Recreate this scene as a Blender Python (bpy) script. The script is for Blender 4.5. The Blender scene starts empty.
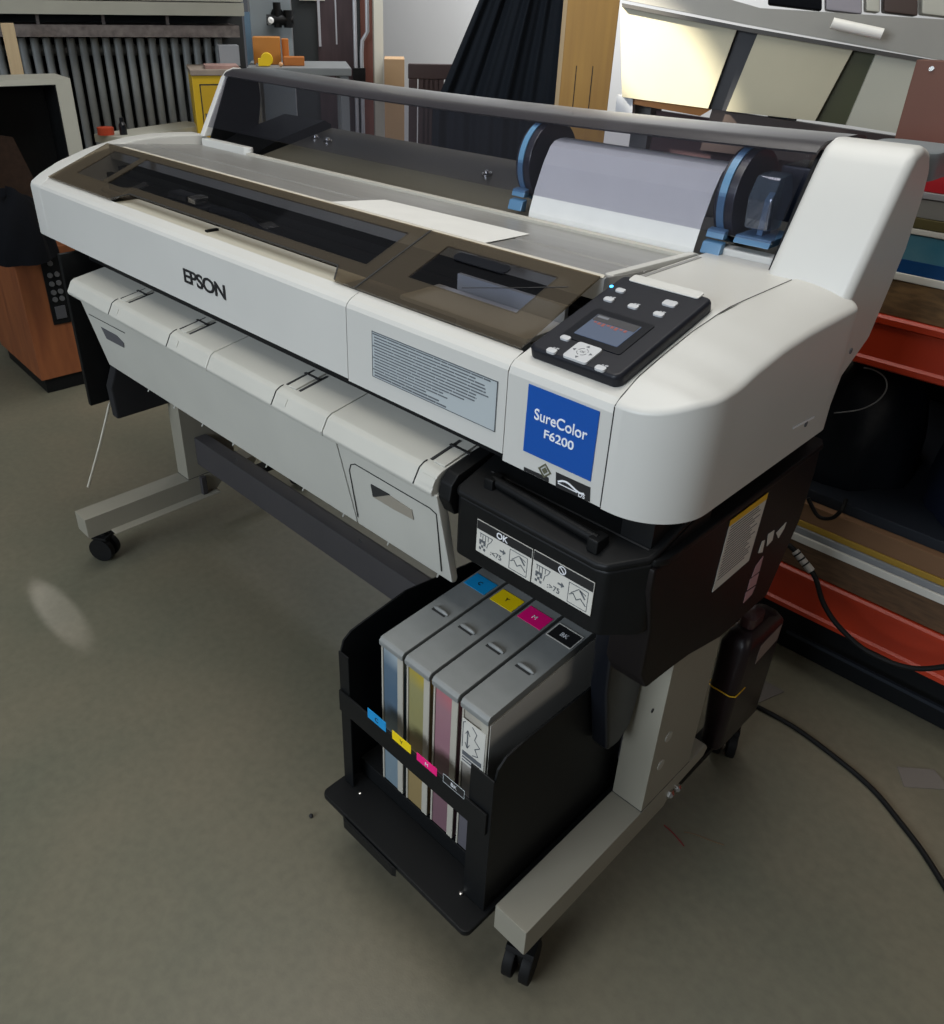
import bpy, bmesh, math, random
from mathutils import Matrix, Vector, Euler
random.seed(7)
SC = bpy.context.scene
COL = SC.collection
# ------------------------------------------------------------------ camera
CAM_LOC = Vector((1.13912, -0.69408, 1.28747))
CAM_ROT = Euler((1.04510, -0.015535, 0.804871), 'XYZ')
FPX, PX, PY, W_IMG, H_IMG = 817.58, 425.84, 472.23, 944, 1024
cam_d = bpy.data.cameras.new('camera')
cam_d.sensor_fit = 'AUTO'; cam_d.sensor_width = 36.0
cam_d.lens = FPX * 36.0 / H_IMG
cam_d.shift_x = (W_IMG / 2 - PX) / H_IMG
cam_d.shift_y = (PY - H_IMG / 2) / H_IMG
cam_d.clip_start = 0.02
cam = bpy.data.objects.new('camera', cam_d); COL.objects.link(cam)
cam.location = CAM_LOC; cam.rotation_euler = CAM_ROT
SC.camera = cam
# ------------------------------------------------------------------ view / world / lights
SC.view_settings.view_transform = 'Standard'
SC.view_settings.look = 'None'
SC.view_settings.gamma = 1.0
SC.view_settings.use_curve_mapping = False
SC.view_settings.exposure = 0.0
world = bpy.data.worlds.new('workshop_air'); SC.world = world
world.use_nodes = True
bg = world.node_tree.nodes['Background']
bg.inputs[0].default_value = (0.85, 0.90, 1.0, 1); bg.inputs[1].default_value = 0.08

def area(name, loc, target, sx, sy, power, color):
    d = bpy.data.lights.new(name, 'AREA'); d.shape = 'RECTANGLE'; d.size = sx; d.size_y = sy
    d.energy = power; d.color = color
    o = bpy.data.objects.new(name, d); COL.objects.link(o); o.location = loc
    o.rotation_euler = (Vector(target) - Vector(loc)).to_track_quat('-Z', 'Y').to_euler()
    return o
area('window_daylight', (0.25, -4.0, 2.1), (0.35, 0.1, 0.75), 2.2, 1.6, 132, (0.81, 0.90, 1.0))
area('side_fill', (3.4, -0.5, 1.9), (0.7, 0.3, 0.7), 1.4, 1.0, 8, (1.0, 0.93, 0.82))  # unseen warm fill, added to brighten the faces turned right
area('ceiling_light', (0.15, 0.10, 3.3), (0.1, 0.1, 0.0), 2.6, 1.3, 58, (1.0, 0.97, 0.91))
area('rear_wall_fill', (-1.7, 2.45, 2.7), (-2.5, 3.45, 1.0), 1.4, 0.7, 75, (0.97, 0.98, 1.0))  # fill added inside the room to brighten the white back wall
sp = bpy.data.lights.new('sunbeam', 'SPOT'); sp.energy = 1300; sp.spot_size = 0.30; sp.spot_blend = 0.35
sp.color = (1.0, 0.93, 0.78); sp.shadow_soft_size = 0.03
spo = bpy.data.objects.new('sunbeam', sp); COL.objects.link(spo); spo.location = (-0.9, -0.2, 2.6)

sp2 = bpy.data.lights.new('low_sunbeam', 'SPOT'); sp2.energy = 150; sp2.spot_size = 0.034; sp2.spot_blend = 0.4
sp2.color = (1.0, 0.92, 0.85); sp2.shadow_soft_size = 0.01
spo2 = bpy.data.objects.new('low_sunbeam', sp2); COL.objects.link(spo2); spo2.location = (-3.0, -0.19, 0.62)
spo2.rotation_euler = (Vector((-0.56, -0.255, 0.0)) - Vector(spo2.location)).to_track_quat('-Z', 'Y').to_euler()

# ------------------------------------------------------------------ layout helpers
CR = CAM_ROT.to_matrix()
def ray(u, v):
    return CR @ Vector(((u - PX) / FPX, -(v - PY) / FPX, -1.0))
def at(u, v, ax, val):
    """point of the place seen at photo pixel (u, v), on the plane ax = val"""
    d = ray(u, v); i = 'xyz'.index(ax); t = (val - CAM_LOC[i]) / d[i]
    return CAM_LOC + d * t
def far(u, v, D):
    """same, at horizontal distance D from the camera"""
    d = ray(u, v); t = D / math.hypot(d.x, d.y)
    return CAM_LOC + d * t

# ------------------------------------------------------------------ materials
MATS = {}
def srgb(r, g, b):
    f = lambda c: c / 12.92 if c <= 0.04045 else ((c + 0.055) / 1.055) ** 2.4
    return (f(r / 255), f(g / 255), f(b / 255), 1)
def pmat(name, col, rough=0.5, metal=0.0, spec=0.5, noise=0.0, nscale=40.0, bump=0.0, bscale=200.0, stretch=None, col2=None, coat=0.0):
    m = bpy.data.materials.new(name); m.use_nodes = True
    nt = m.node_tree; p = nt.nodes['Principled BSDF']
    p.inputs['Base Color'].default_value = col
    p.inputs['Roughness'].default_value = rough
    p.inputs['Metallic'].default_value = metal
    p.inputs['Specular IOR Level'].default_value = spec
    if coat: p.inputs['Coat Weight'].default_value = coat
    if noise or bump:
        tc = nt.nodes.new('ShaderNodeTexCoord'); mp = nt.nodes.new('ShaderNodeMapping')
        nt.links.new(tc.outputs['Object'], mp.inputs['Vector'])
        if stretch: mp.inputs['Scale'].default_value = stretch
    if noise:
        n = nt.nodes.new('ShaderNodeTexNoise'); n.inputs['Scale'].default_value = nscale; n.inputs['Detail'].default_value = 5
        nt.links.new(mp.outputs[0], n.inputs['Vector'])
        r = nt.nodes.new('ShaderNodeMapRange'); r.inputs['From Min'].default_value = 0.3; r.inputs['From Max'].default_value = 0.7
        nt.links.new(n.outputs['Fac'], r.inputs['Value'])
        mx = nt.nodes.new('ShaderNodeMix'); mx.data_type = 'RGBA'
        c2 = col2 or tuple(c * (1 - noise) for c in col[:3]) + (1,)
        mx.inputs[6].default_value = col; mx.inputs[7].default_value = c2
        nt.links.new(r.outputs[0], mx.inputs[0]); nt.links.new(mx.outputs[2], p.inputs['Base Color'])
    if bump:
        n2 = nt.nodes.new('ShaderNodeTexNoise'); n2.inputs['Scale'].default_value = bscale; n2.inputs['Detail'].default_value = 3
        nt.links.new(mp.outputs[0], n2.inputs['Vector'])
        b = nt.nodes.new('ShaderNodeBump'); b.inputs['Strength'].default_value = bump; b.inputs['Distance'].default_value = 0.002
        nt.links.new(n2.outputs['Fac'], b.inputs['Height']); nt.links.new(b.outputs[0], p.inputs['Normal'])
    MATS[name] = m
    return m
def film(name, tint, opacity, dcol, gloss_rough=0.06, gloss=0.12):
    """thin smoked plastic: tinted clear film + a little body colour + fresnel gloss"""
    m = bpy.data.materials.new(name); m.use_nodes = True
    nt = m.node_tree
    for n in list(nt.nodes): nt.nodes.remove(n)
    out = nt.nodes.new('ShaderNodeOutputMaterial')
    tr = nt.nodes.new('ShaderNodeBsdfTransparent'); tr.inputs[0].default_value = tint
    df = nt.nodes.new('ShaderNodeBsdfDiffuse'); df.inputs[0].default_value = dcol
    gl = nt.nodes.new('ShaderNodeBsdfGlossy'); gl.inputs['Roughness'].default_value = gloss_rough
    fr = nt.nodes.new('ShaderNodeFresnel'); fr.inputs[0].default_value = 1.45
    ad = nt.nodes.new('ShaderNodeMath'); ad.operation = 'ADD'; ad.inputs[1].default_value = gloss - 0.04; ad.use_clamp = True
    nt.links.new(fr.outputs[0], ad.inputs[0])
    ge = nt.nodes.new('ShaderNodeNewGeometry'); inv = nt.nodes.new('ShaderNodeMath'); inv.operation = 'SUBTRACT'; inv.inputs[0].default_value = 1.0
    nt.links.new(ge.outputs['Backfacing'], inv.inputs[1])
    mu = nt.nodes.new('ShaderNodeMath'); mu.operation = 'MULTIPLY'
    nt.links.new(ad.outputs[0], mu.inputs[0]); nt.links.new(inv.outputs[0], mu.inputs[1])
    m1 = nt.nodes.new('ShaderNodeMixShader'); m1.inputs[0].default_value = opacity
    nt.links.new(tr.outputs[0], m1.inputs[1]); nt.links.new(df.outputs[0], m1.inputs[2])
    m2 = nt.nodes.new('ShaderNodeMixShader')
    nt.links.new(mu.outputs[0], m2.inputs[0]); nt.links.new(m1.outputs[0], m2.inputs[1]); nt.links.new(gl.outputs[0], m2.inputs[2])
    nt.links.new(m2.outputs[0], out.inputs[0])
    MATS[name] = m
    return m
def emat(name, col, s):
    m = bpy.data.materials.new(name); m.use_nodes = True
    p = m.node_tree.nodes['Principled BSDF']
    p.inputs['Base Color'].default_value = (0.01, 0.01, 0.01, 1)
    p.inputs['Emission Color'].default_value = col; p.inputs['Emission Strength'].default_value = s
    MATS[name] = m
    return m
def wood(name, c1, c2, scale=(3, 30, 30), rough=0.5):
    return pmat(name, c1, rough, noise=0.5, nscale=2.5, stretch=scale, col2=c2, bump=0.1, bscale=20)

white = pmat('white_plastic', (0.58, 0.575, 0.54, 1), 0.42, noise=0.06, nscale=4, bump=0.05, bscale=900)
tray_white = pmat('tray_plastic', (0.52, 0.515, 0.465, 1), 0.40, noise=0.10, nscale=5)
cream = pmat('ledge_plastic', (0.50, 0.48, 0.40, 1), 0.5)
seam = pmat('seam_shadow_line', (0.02, 0.02, 0.02, 1), 0.8)
black = pmat('black_plastic', (0.0055, 0.006, 0.0065, 1), 0.48, spec=0.22, noise=0.3, nscale=30, bump=0.08, bscale=700)
black_gloss = pmat('black_gloss_plastic', (0.006, 0.007, 0.010, 1), 0.28, spec=0.35)
black_metal = pmat('black_sheet_metal', (0.0050, 0.0056, 0.0062, 1), 0.5, spec=0.22, bump=0.06, bscale=800)
brown_black = pmat('brown_black_plastic', (0.0075, 0.0058, 0.0058, 1), 0.5, spec=0.22, bump=0.08, bscale=700)
platen = pmat('platen_metal', (0.30, 0.295, 0.28, 1), 0.38, metal=0.25, noise=0.15, nscale=6, stretch=(1, 12, 1))
olive = pmat('guide_plate_paint', (0.125, 0.112, 0.078, 1), 0.42, noise=0.15, nscale=5)
steel = pmat('steel', (0.62, 0.61, 0.58, 1), 0.25, metal=1.0)
foot_m = pmat('stand_paint', (0.27, 0.255, 0.205, 1), 0.5, noise=0.08, nscale=8, bump=0.05, bscale=600)
beam_m = pmat('beam_paint', (0.050, 0.047, 0.050, 1), 0.5, noise=0.15, nscale=8)
rubber = pmat('black_rubber', (0.005, 0.005, 0.005, 1), 0.6, spec=0.2)
blue_label = pmat('blue_label', (0.004, 0.075, 0.36, 1), 0.35)
white_ink = pmat('white_print', (0.80, 0.82, 0.85, 1), 0.5)
black_ink = pmat('black_print', (0.012, 0.012, 0.013, 1), 0.5)
dark_ink = pmat('grey_print', (0.10, 0.11, 0.12, 1), 0.6)
label_grey = pmat('grey_sticker', (0.42, 0.46, 0.47, 1), 0.45)
label_white = pmat('white_sticker', (0.60, 0.585, 0.53, 1), 0.5)
label_yellow = pmat('yellow_sticker', (0.72, 0.42, 0.01, 1), 0.5)
pink = pmat('pink_sticker', (0.42, 0.24, 0.26, 1), 0.5)
button_m = pmat('button_grey', (0.50, 0.51, 0.52, 1), 0.4)
screen_m = emat('screen_glow', (0.10, 0.15, 0.26, 1), 0.55)
screen_bar = emat('screen_bar_glow', (0.28, 0.30, 0.34, 1), 0.5)
screen_red = emat('screen_red_glow', (0.5, 0.12, 0.10, 1), 0.5)
screen_top = emat('screen_header_glow', (0.05, 0.05, 0.06, 1), 0.5)
led_m = emat('blue_led', (0.05, 0.45, 1.0, 1), 6.0)
lid_film = film('smoked_lid_plastic', (0.74, 0.68, 0.58, 1), 0.30, (0.125, 0.105, 0.078, 1), 0.12, 0.06)
lid_glass = film('smoked_window_plastic', (0.82, 0.82, 0.84, 1), 0.04, (0.04, 0.04, 0.045, 1), 0.04, 0.06)
cover_film = film('smoked_cover_film', (0.83, 0.83, 0.87, 1), 0.035, (0.12, 0.12, 0.14, 1), 0.07, 0.05)
cover_top = film('smoked_cover_top', (0.30, 0.29, 0.32, 1), 0.55, (0.050, 0.046, 0.053, 1), 0.36, 0.04)
cover_grey = pmat('cover_end_plastic', (0.17, 0.19, 0.20, 1), 0.4)
paper = pmat('white_paper', (0.72, 0.72, 0.69, 1), 0.7, noise=0.05, nscale=20)
flange_blue = pmat('blue_flange_plastic', (0.10, 0.22, 0.36, 1), 0.35)
flange_dark = pmat('dark_flange_plastic', (0.02, 0.02, 0.03, 1), 0.35)
clear_blue = film('clear_blue_plastic', (0.55, 0.68, 0.78, 1), 0.3, (0.20, 0.28, 0.33, 1), 0.05, 0.2)
lid_grey = pmat('tank_lid_plastic', (0.235, 0.245, 0.238, 1), 0.42, noise=0.22, nscale=14, bump=0.1, bscale=400)
tank_strip = pmat('tank_strip_plastic', (0.42, 0.40, 0.34, 1), 0.5)
cyan = pmat('cyan_sticker', (0.006, 0.27, 0.60, 1), 0.4)
yellow = pmat('yellow_ink_sticker', (0.85, 0.62, 0.004, 1), 0.4)
magenta = pmat('magenta_sticker', (0.85, 0.006, 0.20, 1), 0.4)
waste = pmat('waste_tank_plastic', (0.014, 0.008, 0.009, 1), 0.35, spec=0.3)

# ------------------------------------------------------------------ mesh helpers
WM = {}
def link(o, parent=None):
    COL.objects.link(o)
    if parent is not None: o.parent = parent
def thing(name, label, cat, loc=(0, 0, 0), yaw=0.0, group=None):
    o = bpy.data.objects.new(name, None); o.empty_display_size = 0.05
    COL.objects.link(o); o.location = loc; o.rotation_euler = (0, 0, yaw)
    o['label'] = label; o['category'] = cat
    if group: o['group'] = group
    WM[o] = Matrix.Translation(loc) @ Matrix.Rotation(yaw, 4, 'Z')
    return o
def tag(o, label, cat, group=None, kind=None):
    if label: o['label'] = label
    if cat: o['category'] = cat
    if group: o['group'] = group
    if kind: o['kind'] = kind
    return o
def obj(name, bm, mat, parent=None, world=True, bevel=0.0, seg=2, smooth=False, angle=30):
    if bevel > 0:
        bmesh.ops.remove_doubles(bm, verts=bm.verts, dist=1e-6)
        es = [e for e in bm.edges if len(e.link_faces) == 2 and e.calc_face_angle(0) > math.radians(angle)]
        if es: bmesh.ops.bevel(bm, geom=es, offset=bevel, offset_type='OFFSET', segments=seg, profile=0.5, affect='EDGES', clamp_overlap=True)
    if world and parent is not None: bm.transform(WM[parent].inverted())
    me = bpy.data.meshes.new(name)
    bm.normal_update(); bm.to_mesh(me); bm.free()
    for m in (mat if isinstance(mat, (list, tuple)) else [mat]): me.materials.append(m)
    if smooth or bevel > 0:
        for p in me.polygons: p.use_smooth = True
        try: me.set_sharp_from_angle(angle=math.radians(38))
        except Exception: pass
    o = bpy.data.objects.new(name, me); link(o, parent)
    if bevel > 0:
        w = o.modifiers.new('weighted_normal', 'WEIGHTED_NORMAL'); w.keep_sharp = True
    if parent is not None: WM[o] = WM[parent]
    else: WM[o] = Matrix()
    return o
def NB(): return bmesh.new()
def box(bm, x0, x1, y0, y1, z0, z1, mi=0):
    v = [bm.verts.new(p) for p in ((x0,y0,z0),(x1,y0,z0),(x1,y1,z0),(x0,y1,z0),(x0,y0,z1),(x1,y0,z1),(x1,y1,z1),(x0,y1,z1))]
    for f in ((0,3,2,1),(4,5,6,7),(0,1,5,4),(1,2,6,5),(2,3,7,6),(3,0,4,7)):
        bm.faces.new([v[i] for i in f]).material_index = mi
    return bm
def prism_x(bm, prof, x0, x1, mi=0):
    """extrude a (y, z) outline along x"""
    a = [bm.verts.new((x0, y, z)) for y, z in prof]; b = [bm.verts.new((x1, y, z)) for y, z in prof]
    n = len(prof)
    fs = [bm.faces.new(a), bm.faces.new(b[::-1])]
    for i in range(n): fs.append(bm.faces.new((a[i], b[i], b[(i+1) % n], a[(i+1) % n])))
    for f in fs: f.material_index = mi
    bmesh.ops.recalc_face_normals(bm, faces=fs)
    return bm
def prism_z(bm, prof, z0, z1, mi=0):
    """extrude an (x, y) outline along z; z0/z1 numbers or functions of (x, y)"""
    g = lambda z, x, y: z(x, y) if callable(z) else z
    a = [bm.verts.new((x, y, g(z0, x, y))) for x, y in prof]; b = [bm.verts.new((x, y, g(z1, x, y))) for x, y in prof]
    n = len(prof)
    fs = [bm.faces.new(a[::-1]), bm.faces.new(b)]
    for i in range(n): fs.append(bm.faces.new((a[i], a[(i+1) % n], b[(i+1) % n], b[i])))
    for f in fs: f.material_index = mi
    bmesh.ops.recalc_face_normals(bm, faces=fs)
    return bm
def slab(bm, pts, th, mi=0, up=None):
    """thin sheet: polygon of 3D points given a thickness along its normal (away from 'up' side)"""
    P = [Vector(p) for p in pts]
    n = Vector((0, 0, 0))
    for i in range(len(P)): n += (P[i] - P[0]).cross(P[(i+1) % len(P)] - P[0])
    n.normalize()
    if up is not None and n.dot(Vector(up)) < 0: n = -n
    a = [bm.verts.new(p) for p in P]; b = [bm.verts.new(p + n * th) for p in P]
    fs = [bm.faces.new(a[::-1]), bm.faces.new(b)]; m = len(P)
    for i in range(m): fs.append(bm.faces.new((a[i], a[(i+1) % m], b[(i+1) % m], b[i])))
    for f in fs: f.material_index = mi
    bmesh.ops.recalc_face_normals(bm, faces=fs)
    return bm
def tube(bm, pts, r, n=10, cap=True, mi=0):
    P = [Vector(p) for p in pts]; rings = []
    up = None
    for i, p in enumerate(P):
        d = (P[min(i+1, len(P)-1)] - P[max(i-1, 0)]).normalized()
        if up is None: up = d.orthogonal().normalized()
        up = (up - d * up.dot(d)).normalized(); s = d.cross(up)
        rr = r[i] if isinstance(r, (list, tuple)) else r
        rings.append([bm.verts.new(p + (up * math.cos(2*math.pi*k/n) + s * math.sin(2*math.pi*k/n)) * rr) for k in range(n)])
    for a, b in zip(rings, rings[1:]):
        for k in range(n): bm.faces.new((a[k], a[(k+1) % n], b[(k+1) % n], b[k])).material_index = mi
    if cap:
        bm.faces.new(rings[0][::-1]).material_index = mi; bm.faces.new(rings[-1]).material_index = mi
    return bm
def disc_x(bm, cx, cy, cz, r, t, n=40, mi=0, r_in=0.0):
    """disc or ring whose axis is x"""
    o = lambda x, rr: [bm.verts.new((x, cy + rr*math.cos(2*math.pi*k/n), cz + rr*math.sin(2*math.pi*k/n))) for k in range(n)]
    a, b = o(cx - t/2, r), o(cx + t/2, r); fs = []
    if r_in > 0:
        c, d = o(cx - t/2, r_in), o(cx + t/2, r_in)
        for k in range(n):
            j = (k+1) % n
            fs += [bm.faces.new((a[k], a[j], b[j], b[k])), bm.faces.new((c[k], d[k], d[j], c[j])),
                   bm.faces.new((a[k], c[k], c[j], a[j])), bm.faces.new((b[k], b[j], d[j], d[k]))]
    else:
        for k in range(n): fs.append(bm.faces.new((a[k], a[(k+1) % n], b[(k+1) % n], b[k])))
        fs += [bm.faces.new(a[::-1]), bm.faces.new(b)]
    for f in fs: f.material_index = mi
    bmesh.ops.recalc_face_normals(bm, faces=fs)
    return bm
def catmull(pts, n=8):
    P = [Vector(p) for p in pts]; out = []
    for i in range(len(P)-1):
        p0, p1, p2, p3 = P[max(i-1,0)], P[i], P[i+1], P[min(i+2,len(P)-1)]
        for k in range(n):
            t = k/n
            out.append(0.5*((2*p1)+(p2-p0)*t+(2*p0-5*p1+4*p2-p3)*t*t+(3*p1-p0-3*p2+p3)*t**3))
    out.append(P[-1]); return out
def rrect(x0, x1, y0, y1, r, n=5):
    out = []
    for cx, cy, a0 in ((x1-r, y1-r, 0), (x0+r, y1-r, 90), (x0+r, y0+r, 180), (x1-r, y0+r, 270)):
        for k in range(n+1):
            a = math.radians(a0 + 90*k/n); out.append((cx + r*math.cos(a), cy + r*math.sin(a)))
    return out
def frame_map(bm, o, ex, ey, ez):
    """take mesh made in local (x, y, z) into the place: origin o, unit axes ex, ey, ez"""
    ex, ey, ez = Vector(ex), Vector(ey), Vector(ez)
    for v in bm.verts: v.co = Vector(o) + ex*v.co.x + ey*v.co.y + ez*v.co.z
    return bm
def text_bm(s, size, depth=0.0008, spacing=1.0, bold=0.0, xscale=1.0, align='LEFT'):
    c = bpy.data.curves.new('lettering', 'FONT'); c.body = s; c.size = size; c.extrude = depth/2; c.space_character = spacing
    c.align_x = align; c.offset = bold
    o = bpy.data.objects.new('lettering', c); COL.objects.link(o)
    bpy.context.view_layer.update()
    me = bpy.data.meshes.new_from_object(o.evaluated_get(bpy.context.evaluated_depsgraph_get()))
    bpy.data.objects.remove(o); bpy.data.curves.remove(c)
    bm = bmesh.new(); bm.from_mesh(me); bpy.data.meshes.remove(me)
    for v in bm.verts: v.co.x *= xscale
    return bm
X, Y, Z = Vector((1,0,0)), Vector((0,1,0)), Vector((0,0,1))
def at_plane(u, v, o, n):
    d = ray(u, v); n = Vector(n); t = (Vector(o) - CAM_LOC).dot(n) / d.dot(n)
    return CAM_LOC + d * t
def strip(bm, pts, w, n, th=0.0012, mi=0):
    """thin raised line of width w along pts, lying on a surface with normal n"""
    n = Vector(n).normalized()
    for a, b in zip(pts, pts[1:]):
        a, b = Vector(a), Vector(b); d = (b - a)
        if d.length < 1e-6: continue
        s = d.normalized().cross(n) * (w/2)
        slab(bm, [a-s-n*th*.3, b-s-n*th*.3, b+s-n*th*.3, a+s-n*th*.3], th, mi, n)
    return bm

# ------------------------------------------------------------------ the room
def floor_material():
    m = pmat('painted_concrete', (0.135, 0.132, 0.112, 1), 0.42, bump=0.08, bscale=260)
    nt = m.node_tree; p = nt.nodes['Principled BSDF']
    tc = nt.nodes.new('ShaderNodeTexCoord')
    n1 = nt.nodes.new('ShaderNodeTexNoise'); n1.inputs['Scale'].default_value = 2.2; n1.inputs['Detail'].default_value = 4
    n2 = nt.nodes.new('ShaderNodeTexNoise'); n2.inputs['Scale'].default_value = 55; n2.inputs['Detail'].default_value = 6
    for n in (n1, n2): nt.links.new(tc.outputs['Object'], n.inputs['Vector'])
    r1 = nt.nodes.new('ShaderNodeValToRGB')
    r1.color_ramp.elements[0].position = 0.35; r1.color_ramp.elements[0].color = (0.150, 0.148, 0.105, 1)
    r1.color_ramp.elements[1].position = 0.68; r1.color_ramp.elements[1].color = (0.195, 0.174, 0.120, 1)
    nt.links.new(n1.outputs['Fac'], r1.inputs[0])
    mx = nt.nodes.new('ShaderNodeMix'); mx.data_type = 'RGBA'; mx.blend_type = 'MULTIPLY'; mx.inputs[0].default_value = 0.35
    nt.links.new(r1.outputs[0], mx.inputs[6]); nt.links.new(n2.outputs['Fac'], mx.inputs[7])
    nt.links.new(mx.outputs[2], p.inputs['Base Color'])
    mr = nt.nodes.new('ShaderNodeMapRange'); mr.inputs['To Min'].default_value = 0.36; mr.inputs['To Max'].default_value = 0.52
    nt.links.new(n1.outputs['Fac'], mr.inputs['Value']); nt.links.new(mr.outputs[0], p.inputs['Roughness'])
    return m
def struct(name, bm, m, **k):
    o = obj(name, bm, m, **k); o['kind'] = 'structure'; return o
floor_m = floor_material()
plaster = pmat('grey_plaster', (0.16, 0.17, 0.17, 1), 0.8, noise=0.25, nscale=3)
plaster_w = pmat('white_wall_paint', (0.62, 0.62, 0.61, 1), 0.8, noise=0.04, nscale=3)
plaster_d = pmat('dark_wall_paint', (0.030, 0.033, 0.034, 1), 0.8, noise=0.3, nscale=5)
struct('floor', box(NB(), -5.2, 3.2, -2.6, 3.6, -0.05, 0.0), floor_m)
LW = Vector((-2.844, 0.624, 0)); LD = Vector((0.41, 0.912, 0)).normalized(); LN = Vector((0.912, -0.41, 0)).normalized()   # wall_left: a point, its run, its inward normal
LYAW = math.atan2(LD.y, LD.x)
def lw_box(bm, s0, s1, d0, d1, z0, z1, mi=0):
    """box given along wall_left: s along the wall, d out from it"""
    box(bm, s0, s1, -d1, -d0, z0, z1, mi)
    return bm
def lw_place(bm): return frame_map(bm, LW, LD, -LN, Z)
struct('wall_left', lw_place(lw_box(NB(), -3.2, 1.06, -0.12, 0.0, 0, 2.7)), plaster_d)
struct('wall_back', box(NB(), -5.2, 3.2, 3.45, 3.57, 0, 2.7), plaster_w)

# ------------------------------------------------------------------ the printer
PR = thing('large_format_printer', 'large white and black roll-fed printer on a two-legged stand, a blue square on its front', 'printer')
GAP = 0.0012
XS = (-0.870, 0.2635, 0.5665, 0.7155, 0.804)           # left end, panel joint, module joint, end-cap joint, right end
front_prof = [(0, .80), (0, .909), (.003, .9145), (.009, .9195), (.026, .9265), (.026, .912), (.010, .900), (.010, .80)]
def front_panel(x0, x1, z0=.80):
    return prism_x(NB(), [(y, z0 if z == .80 else z) for y, z in front_prof], x0, x1)
fp1 = front_panel(-.8115, XS[1]-GAP/2); fp1 = obj('front_panel', fp1, white, PR)
fp2 = front_panel(XS[1]+GAP/2, XS[2]-GAP/2, .797); fp2 = obj('front_panel', fp2, white, PR)
# left end frame
bm = prism_x(NB(), [(0, .797), (0, .907), (.004, .916), (.026, .930), (.07, .950), (.14, .9715), (.19, .9815), (.245, .989), (.30, .9915), (.36, .990), (.42, .986), (.44, .975), (.44, .80), (.40, .797)], XS[0], -.812)
obj('left_end_frame', bm, white, PR, bevel=.006, angle=50)
# ledge that shows in the cut-out of the long lid, and the small black clip on it
nx0, nx1 = -.475, .185
obj('front_ledge', box(NB(), nx0-.03, nx1+.03, .0262, .080, .917, .924), cream, PR)
pc = at(211, 231, 'z', .9245)
obj('lid_clip', box(NB(), pc.x-.0045, pc.x+.0045, pc.y-.010, pc.y+.014, .9235, .9275), black, PR, bevel=.001)
# dark bed and carriage under the lid
bm = NB(); box(bm, -.811, .5655, .0275, .171, .80, .83); box(bm, -.811, .5655, .158, .171, .83, .925)
obj('print_bed', bm, black, PR)
bm = NB(); tube(bm, [(-.75, .118, .900), (.56, .118, .900)], .006); box(bm, -.75, .56, .060, .075, .83, .872)
obj('carriage_rail', bm, pmat('rail_metal', (0.20, 0.17, 0.14, 1), 0.35, metal=0.7), PR)
bm = NB(); box(bm, -.44, -.30, .105, .146, .875, .935); box(bm, -.43, -.36, .108, .14, .935, .948)
pcar = obj('print_carriage', bm, black_gloss, PR, bevel=.004)
obj('carriage_bracket', box(NB(), -.352, -.325, .108, .14, .936, .950), steel, PR, bevel=.003)
for xa, xb in ((-.62, -.57), (-.20, -.10)):
    bm = NB(); slab(bm, [(xa, .10, .912), (xa+.03, .09, .914), (xb+.01, .135, .935), (xb-.02, .142, .936)], .003, 0, Z); obj('bed_plate', bm, steel, PR)
obj('carriage_cable', tube(NB(), catmull([(-.29, .125, .93), (-.20, .13, .932), (-.10, .12, .92), (.05, .125, .912)]), .010, 8), black_gloss, PR, smooth=True)
# lids: long left one with a front cut-out, short right one
LO = Vector((0, .024, .9285)); LE = Vector((0, .148, .0565)).normalized(); LNn = Vector((1, 0, 0)).cross(LE).normalized(); LLEN = math.hypot(.148, .0565)
def lidq(bm, x0, x1, t0, t1, off, th):
    a = [LO + X*x0 + LE*t0, LO + X*x1 + LE*t0, LO + X*x1 + LE*t1, LO + X*x0 + LE*t1]
    slab(bm, [p + LNn*off for p in a], th, 0, LNn)
def lid_outline(pts, off, th, name, m, par):
    bm = NB(); slab(bm, [LO + X*x + LE*t + LNn*off for x, t in pts], th, 0, LNn); return obj(name, bm, m, par)
lid_x = 0.258
def ring(bm, outer, inner, off, th):
    """lid frame: outer outline with a rectangular opening (outer, inner as (x, t) lists of equal length)"""
    P = lambda L, o: [bm.verts.new(LO + X*x + LE*t + LNn*o) for x, t in L]
    a, b, c, d = P(outer, off), P(inner, off), P(outer, off+th), P(inner, off+th); n = len(outer); fs = []
    for i in range(n):
        j = (i+1) % n
        fs += [bm.faces.new((a[i], a[j], b[j], b[i])), bm.faces.new((c[i], d[i], d[j], c[j])), bm.faces.new((a[i], c[i], c[j], a[j])), bm.faces.new((b[i], b[j], d[j], d[i]))]
    bmesh.ops.recalc_face_normals(bm, faces=fs); return bm
l0, l1 = -.810, lid_x-.001
outer = [(l0, 0), (nx0-.03, 0), (nx0, .030), (nx1, .030), (nx1+.025, 0), (l1, 0), (l1, LLEN), (l0, LLEN)]
inner = [(l0+.07, .040), (nx0-.05, .040), (nx0-.02, .050), (nx1-.02, .050), (nx1, .050), (l1-.030, .050), (l1-.030, LLEN-.018), (l0+.07, LLEN-.018)]
lid1 = obj('front_lid', ring(NB(), outer, inner, 0, .003), lid_film, PR)
obj('lid_window', slab(NB(), [LO + X*x + LE*t + LNn*.0005 for x, t in inner], .002, 0, LNn), lid_glass, lid1)
obj('lid_edge', strip(NB(), [LO + X*x + LE*t_ + LNn*.003 for x, t_ in ((nx0-.03, .001), (nx0, .0295), (nx1, .0295), (nx1+.024, .001))], .0022, LNn), seam, lid1)
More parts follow.
